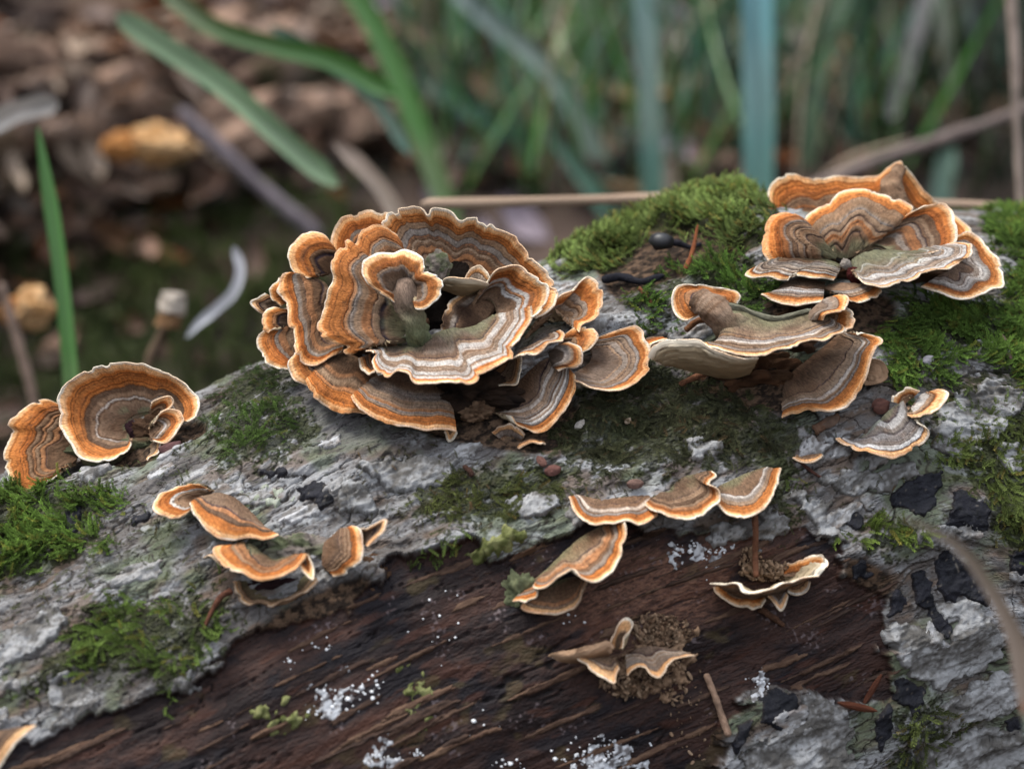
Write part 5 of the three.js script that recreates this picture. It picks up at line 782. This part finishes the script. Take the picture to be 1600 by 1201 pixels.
{
  const a = back(-420, 330, .52), b = back(640, 170, .90), ax = b.clone().sub(a), L = ax.length(); ax.normalize(); const up = V3(0, 1, 0).addScaledVector(ax, -ax.y).normalize(), sd = up.clone().cross(ax).normalize();
  srand(6161); const N = 420, im = new THREE.InstancedMesh(leafGeo(8, .4), litterV, N); im.name = numbered('leaf_litter'); const pal = [[.16, .09, .06], [.30, .22, .17], [.09, .055, .04], [.36, .27, .20], [.20, .10, .05], [.06, .045, .035]];
  for (let i = 0; i < N; i++) { const f = rr(-1.9, 1.9), n = up.clone().multiplyScalar(Math.cos(f)).addScaledVector(sd, Math.sin(f)), p = a.clone().addScaledVector(ax, rr(.02, .98) * L).addScaledVector(n, rr(.10, .118)).addScaledVector(up, -.03), s = rr(.01, .034), q = new THREE.Quaternion().setFromUnitVectors(V3(0, 1, 0), n).multiply(new THREE.Quaternion().setFromEuler(new THREE.Euler(rr(-.5, .5), rr(0, 6.28), rr(-.5, .5)))); im.setMatrixAt(i, new THREE.Matrix4().compose(p, q, V3(s * rr(.8, 1.8), s, s))); const c = pal[Math.floor(rnd() * 6)], k = rr(.6, 1.3); im.setColorAt(i, new THREE.Color().setRGB(c[0] * k, c[1] * k, c[2] * k)); }
  im.castShadow = im.receiveShadow = true; tag(im, 'leaf scraps and bark crumbs stuck on the blurred rotten log', 'leaf litter', null, 'stuff'); scene.add(im);
}
const bladeM = new THREE.MeshPhysicalMaterial({ name: 'grass_blade', vertexColors: true, roughness: .42, transmission: .25, thickness: 0, side: THREE.DoubleSide });
function bladeGeo(P3, w, c0, c1, tipT = .25, seed = 1, face = null) {  // folded ribbon through points; width in metres
  const cv = new THREE.CatmullRomCurve3(P3, false, 'centripetal'), n = 40, pos = [], col = [], idx = [];
  for (let i = 0; i <= n; i++) {
    const t = i / n, p = cv.getPointAt(t), tg = cv.getTangentAt(t), vd = (face || camera.position.clone().sub(P3[0])).clone().normalize(), sdv = tg.clone().cross(vd).normalize(), nn = sdv.clone().cross(tg).normalize(), ww = w * .5 * (t < tipT ? Math.pow(t / tipT, .6) : 1) * Math.pow(clamp((1 - t) / .1, .05, 1), .5) + .00005, c = typeof c0 === 'function' ? c0(t) : mix3(mix3(c0, c1, t), DRY, .22 * sstep(.2, .8, n2(t * 2.4, 7, seed + 5)));
    for (let j = -2; j <= 2; j++) { const q = p.clone().addScaledVector(sdv, ww * j / 2).addScaledVector(nn, -ww * .35 * (1 - Math.abs(j) / 2) + ww * .12 * n2(t * 5, j, seed)); pos.push(q.x, q.y, q.z); const k = (j === 0 ? .7 : Math.abs(j) === 1 ? 1.08 : .95) * (1 + .22 * n2(t * 4, j * 4, seed + 2)); col.push(...c.map((v) => v * k)); }
  }
  for (let i = 0; i < n; i++) for (let j = 0; j < 4; j++) { const a = i * 5 + j; idx.push(a, a + 1, a + 5, a + 1, a + 6, a + 5); }
  return geoFrom(pos, idx, col);
}
const GREEN = [.05, .165, .018], TEAL = [.05, .145, .10], LIGHT = [.14, .225, .11], DRY = [.34, .27, .20], GREY = [.22, .21, .20], DEEP = [.02, .06, .012];
function blade(line, m, wpx, c0, c1, label, o = {}) {
  wpx *= .8; if (m > .35) { m *= 1.35; wpx *= .9; }                 // tip first; m metres behind the picture plane through the target
  const ps = pts(line).map(([x, y, dm = 0]) => back(x, y, m + dm)), k = PX * (FOCUS + m) / FOCUS;
  const g = bladeGeo(ps, wpx * k, c0, c1, o.tip ?? .25, Math.round(wpx * 7 + ps.length)); const me = part(o.name ?? 'grass_blade', g, o.m ?? bladeM, scene); tag(me, label, o.cat ?? 'grass blade', o.group ?? 'grass blades and stems behind the log'); return me;
}
blade('58,196 70,270 88,380 101,490 112,620 118,700', .16, 29, GREEN, [.06, .18, .025], 'bright green upright blade behind the twin brackets');
blade('180,22 260,75 350,135 440,215 528,290', .30, 44, LIGHT, LIGHT, 'pale green leaning blade crossing the rotten log', { tip: .06 });
blade('250,-20 330,40 430,72 520,95 620,150', .34, 38, [.06, .13, .03], GREEN, 'green arching blade above the pale leaning one', { tip: .05 });
blade('520,-60 580,30 635,150 672,250 700,330 712,400', .42, 48, GREEN, GREEN, 'bright green blade behind the biggest rosette', { tip: .1 });
blade('700,-30 770,35 840,90 895,165 935,245 975,330', .52, 46, [.20, .25, .23], TEAL, 'blue grey blade bending above the dry horizontal stem', { tip: .05 });
blade('640,110 720,160 800,230 870,300 920,400', .56, 50, TEAL, [.03, .075, .05], 'dark teal blade behind the bending blue grey one', { tip: .1 });
blade('905,-60 925,90 938,230 940,420', .60, 44, [.05, .12, .05], DEEP, 'green upright blade left of the teal pair', { tip: .02 });
blade('1006,-60 1012,100 1018,220 1022,420', .46, 48, [.09, .22, .22], [.04, .12, .06], 'narrower teal upright blade of the pair', { tip: .02 });  // this blade and the next: sky reflection painted as a cyan upper end
blade('1182,-80 1184,60 1186,200 1182,420', .40, 66, [.12, .29, .33], [.04, .12, .065], 'broad teal upright blade behind the ridge', { tip: .02 });
blade('1330,-60 1296,60 1270,180 1255,420', .55, 34, [.06, .11, .045], [.05, .10, .04], 'slim green blade leaning beside the broad teal one', { tip: .02 });
blade('1460,-60 1440,20 1415,110 1392,185', .55, 34, GREY, [.16, .15, .15], 'grey brown dry leaf hanging over the far rosette', { tip: .05 });
blade('1470,-60 1478,50 1488,120 1500,160', .62, 30, TEAL, [.22, .19, .15], 'short teal blade with a dry curled end', { tip: .05 });
blade('1500,-30 1525,40 1548,100 1556,130', .7, 28, [.12, .12, .12], TEAL, 'grey blade in the upper corner', { tip: .1 });
blade('800,90 830,170 855,235 885,320', .64, 28, [.24, .18, .11], DRY, 'dry tan blade among green behind the stem', { tip: .3 });
blade('520,220 560,255 600,300 640,380', .30, 32, [.30, .22, .17], DRY, 'dry tan leaf behind the top of the biggest rosette', { tip: .2 });
blade('700,-40 712,60 708,140 715,240', .75, 40, DEEP, [.05, .13, .02], 'dark green blade far behind', { tip: .1 });
blade('1040,230 1050,300 1062,420', .5, 38, [.26, .20, .16], DRY, 'stubby dry blade end between the teal pair', { tip: .3 });
blade('420,40 500,90 580,150 640,240', .35, 26, [.05, .10, .06], TEAL, 'slim teal blade crossing behind the bright green one', { tip: .1 });
blade('470,-20 545,120 600,200 690,260', .8, 34, [.07, .16, .03], GREEN, 'light green blade in the soft background', { tip: .1 });
blade('1330,40 1352,150 1360,260 1370,400', .8, 36, DEEP, [.03, .08, .012], 'dark green shaded blade behind the far rosette', { tip: .1 });
blade('1530,300 1520,200 1500,100 1450,-40', .9, 44, DEEP, [.04, .1, .012], 'dark green blade at the dark end of the background', { tip: .2 });
blade('780,-40 790,90 805,220 830,420', .66, 38, [.045, .12, .018], DEEP, 'grass green blade between the grey ones', { tip: .05 });
blade('850,200 900,260 950,330 985,400', .48, 40, [.05, .13, .07], TEAL, 'teal blade tip just above the dry stem', { tip: .4 });
blade('1465,430 1468,340 1480,250 1490,230', .5, 44, [.045, .115, .09], TEAL, 'teal blade showing beneath the brown slanting stem', { tip: .1 });
blade('1100,160 1115,210 1095,300 1085,400', .7, 40, [.27, .25, .28], [.24, .21, .22], 'lilac grey dead leaf standing between the teal blades', { tip: .3, name: 'dead_leaf', cat: 'dead leaf' });
const stem = (line, m, rpx, c, label) => { const ps = pts(line).map(([x, y, dm = 0]) => back(x, y, m + dm)), k = PX * 1000 * (FOCUS + m) / FOCUS; tag(rod(scene, 'dry_stem', ps, rpx * k, rpx * k * .8, c, Math.round(line.length + rpx)), label, 'stem', 'grass blades and stems behind the log'); };
stem('658,318 760,316 900,313 1060,309 1220,310 1400,316 1620,326 1760,330', .12, 8.5, [.30, .215, .155], 'long tan stem lying level behind the ridge');
stem('1578,-40 1586,80 1590,200 1597,340', .25, 9, [.24, .19, .16], 'thin dry stem upright at the picture edge');
stem('1260,300 1360,255 1480,215 1620,165', .42, 11, [.14, .11, .10], 'brown slanting stem behind the far rosette');
stem('0,440 30,540 55,640 60,700', .28, 8, [.20, .14, .11], 'thin tan stem beside the bright green blade');
stem('262,500 240,545 222,600 215,660', .22, 8, [.11, .075, .05], 'thin brown stalk carrying the pale stub');
stem('280,170 350,240 430,310 500,370', .58, 14, [.13, .11, .12], 'grey twig leaning across the rotten log');
blade('290,528 310,505 340,480 365,455 375,420 365,385', .20, 20, [.55, .55, .58], [.45, .44, .46], 'white curled strip of dry grass behind the log', { tip: .25 });
blade('-30,215 10,180 50,168 90,160', .30, 42, [.45, .42, .38], [.3, .27, .24], 'pale dry leaf at the picture edge', { tip: .3, name: 'dead_leaf', cat: 'dead leaf' });
{ const o = { o: thing('twig_stub', 'pale broken twig stub behind the log near the white strip', 'twig', back(267, 480, .21)), d: -210 }; tube(o, 'stub', '262,512,0 266,490,0 269,466,0 270,456,0', 5.2, 5.4, (t) => t > .4 ? [.44, .38, .32] : [.18, .10, .05], baseM, 91); }
blade('1405,806 1450,824 1500,856 1545,915 1578,975 1592,1012 1596,1040 1604,1085 1622,1160 1640,1260 1650,1330', -.16, 34, (t) => t < .62 ? mix3([.15, .115, .08], [.24, .18, .14], t / .62) : mix3(mix3([.26, .13, .08], [.12, .17, .12], sstep(.62, .67, t)), [.06, .13, .08], sstep(.66, .95, t)), null, 'arching grass blade in front of the log with withered brown tip and green base', { tip: .5, group: 'blade in front of the log' });
{ // moss on the ground before the rotten log
  srand(5151); const N = 1500, im = new THREE.InstancedMesh(SHOOT[1], mossM, N); im.name = numbered('moss');
  for (let i = 0; i < N; i++) { const z = rr(-.66, -.33), x = rr(-.45, -.1) , L = rr(.012, .026), sp = .5 + .5 * n2(x * 14, z * 14, 5); im.setMatrixAt(i, new THREE.Matrix4().compose(V3(x, gy(x, z) + rr(0, .012) * sp, z), new THREE.Quaternion().setFromEuler(new THREE.Euler(rr(-.4, .4), rr(0, 6.28), rr(0, .9))), V3(L, L, L))); const q = rr(.4, 1.1) * (.4 + sp); im.setColorAt(i, new THREE.Color().setRGB(.055 * q, .075 * q, .022 * q)); }
  im.castShadow = im.receiveShadow = true; tag(im, 'soft blurred moss on the ground in front of the rotten log', 'moss', null, 'stuff'); scene.add(im);
}
{ // background grass that nobody could count
  srand(888); const N = 5600, base = bladeGeo([V3(0, 1, .25), V3(0, .7, .1), V3(0, .35, .02), V3(0, 0, 0)], .027, [1, 1, 1], [.8, .8, .8], .6, 3, V3(0, 0, 1)); const im = new THREE.InstancedMesh(base, bladeM, N); im.name = 'grass'; let k = 0;
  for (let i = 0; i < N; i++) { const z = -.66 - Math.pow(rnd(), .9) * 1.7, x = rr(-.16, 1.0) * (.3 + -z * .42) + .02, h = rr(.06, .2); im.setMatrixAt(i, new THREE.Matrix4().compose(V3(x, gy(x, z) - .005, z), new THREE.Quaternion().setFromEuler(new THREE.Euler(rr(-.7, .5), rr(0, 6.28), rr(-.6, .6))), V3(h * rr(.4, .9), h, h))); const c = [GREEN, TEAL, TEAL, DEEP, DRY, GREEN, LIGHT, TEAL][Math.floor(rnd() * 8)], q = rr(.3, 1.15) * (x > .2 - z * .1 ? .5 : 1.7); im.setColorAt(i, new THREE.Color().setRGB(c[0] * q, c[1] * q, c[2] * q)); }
  im.castShadow = im.receiveShadow = true; tag(im, 'tangle of soft green grass on the forest floor behind the log', 'grass', null, 'stuff'); scene.add(im);
}

renderer.render(scene, camera);
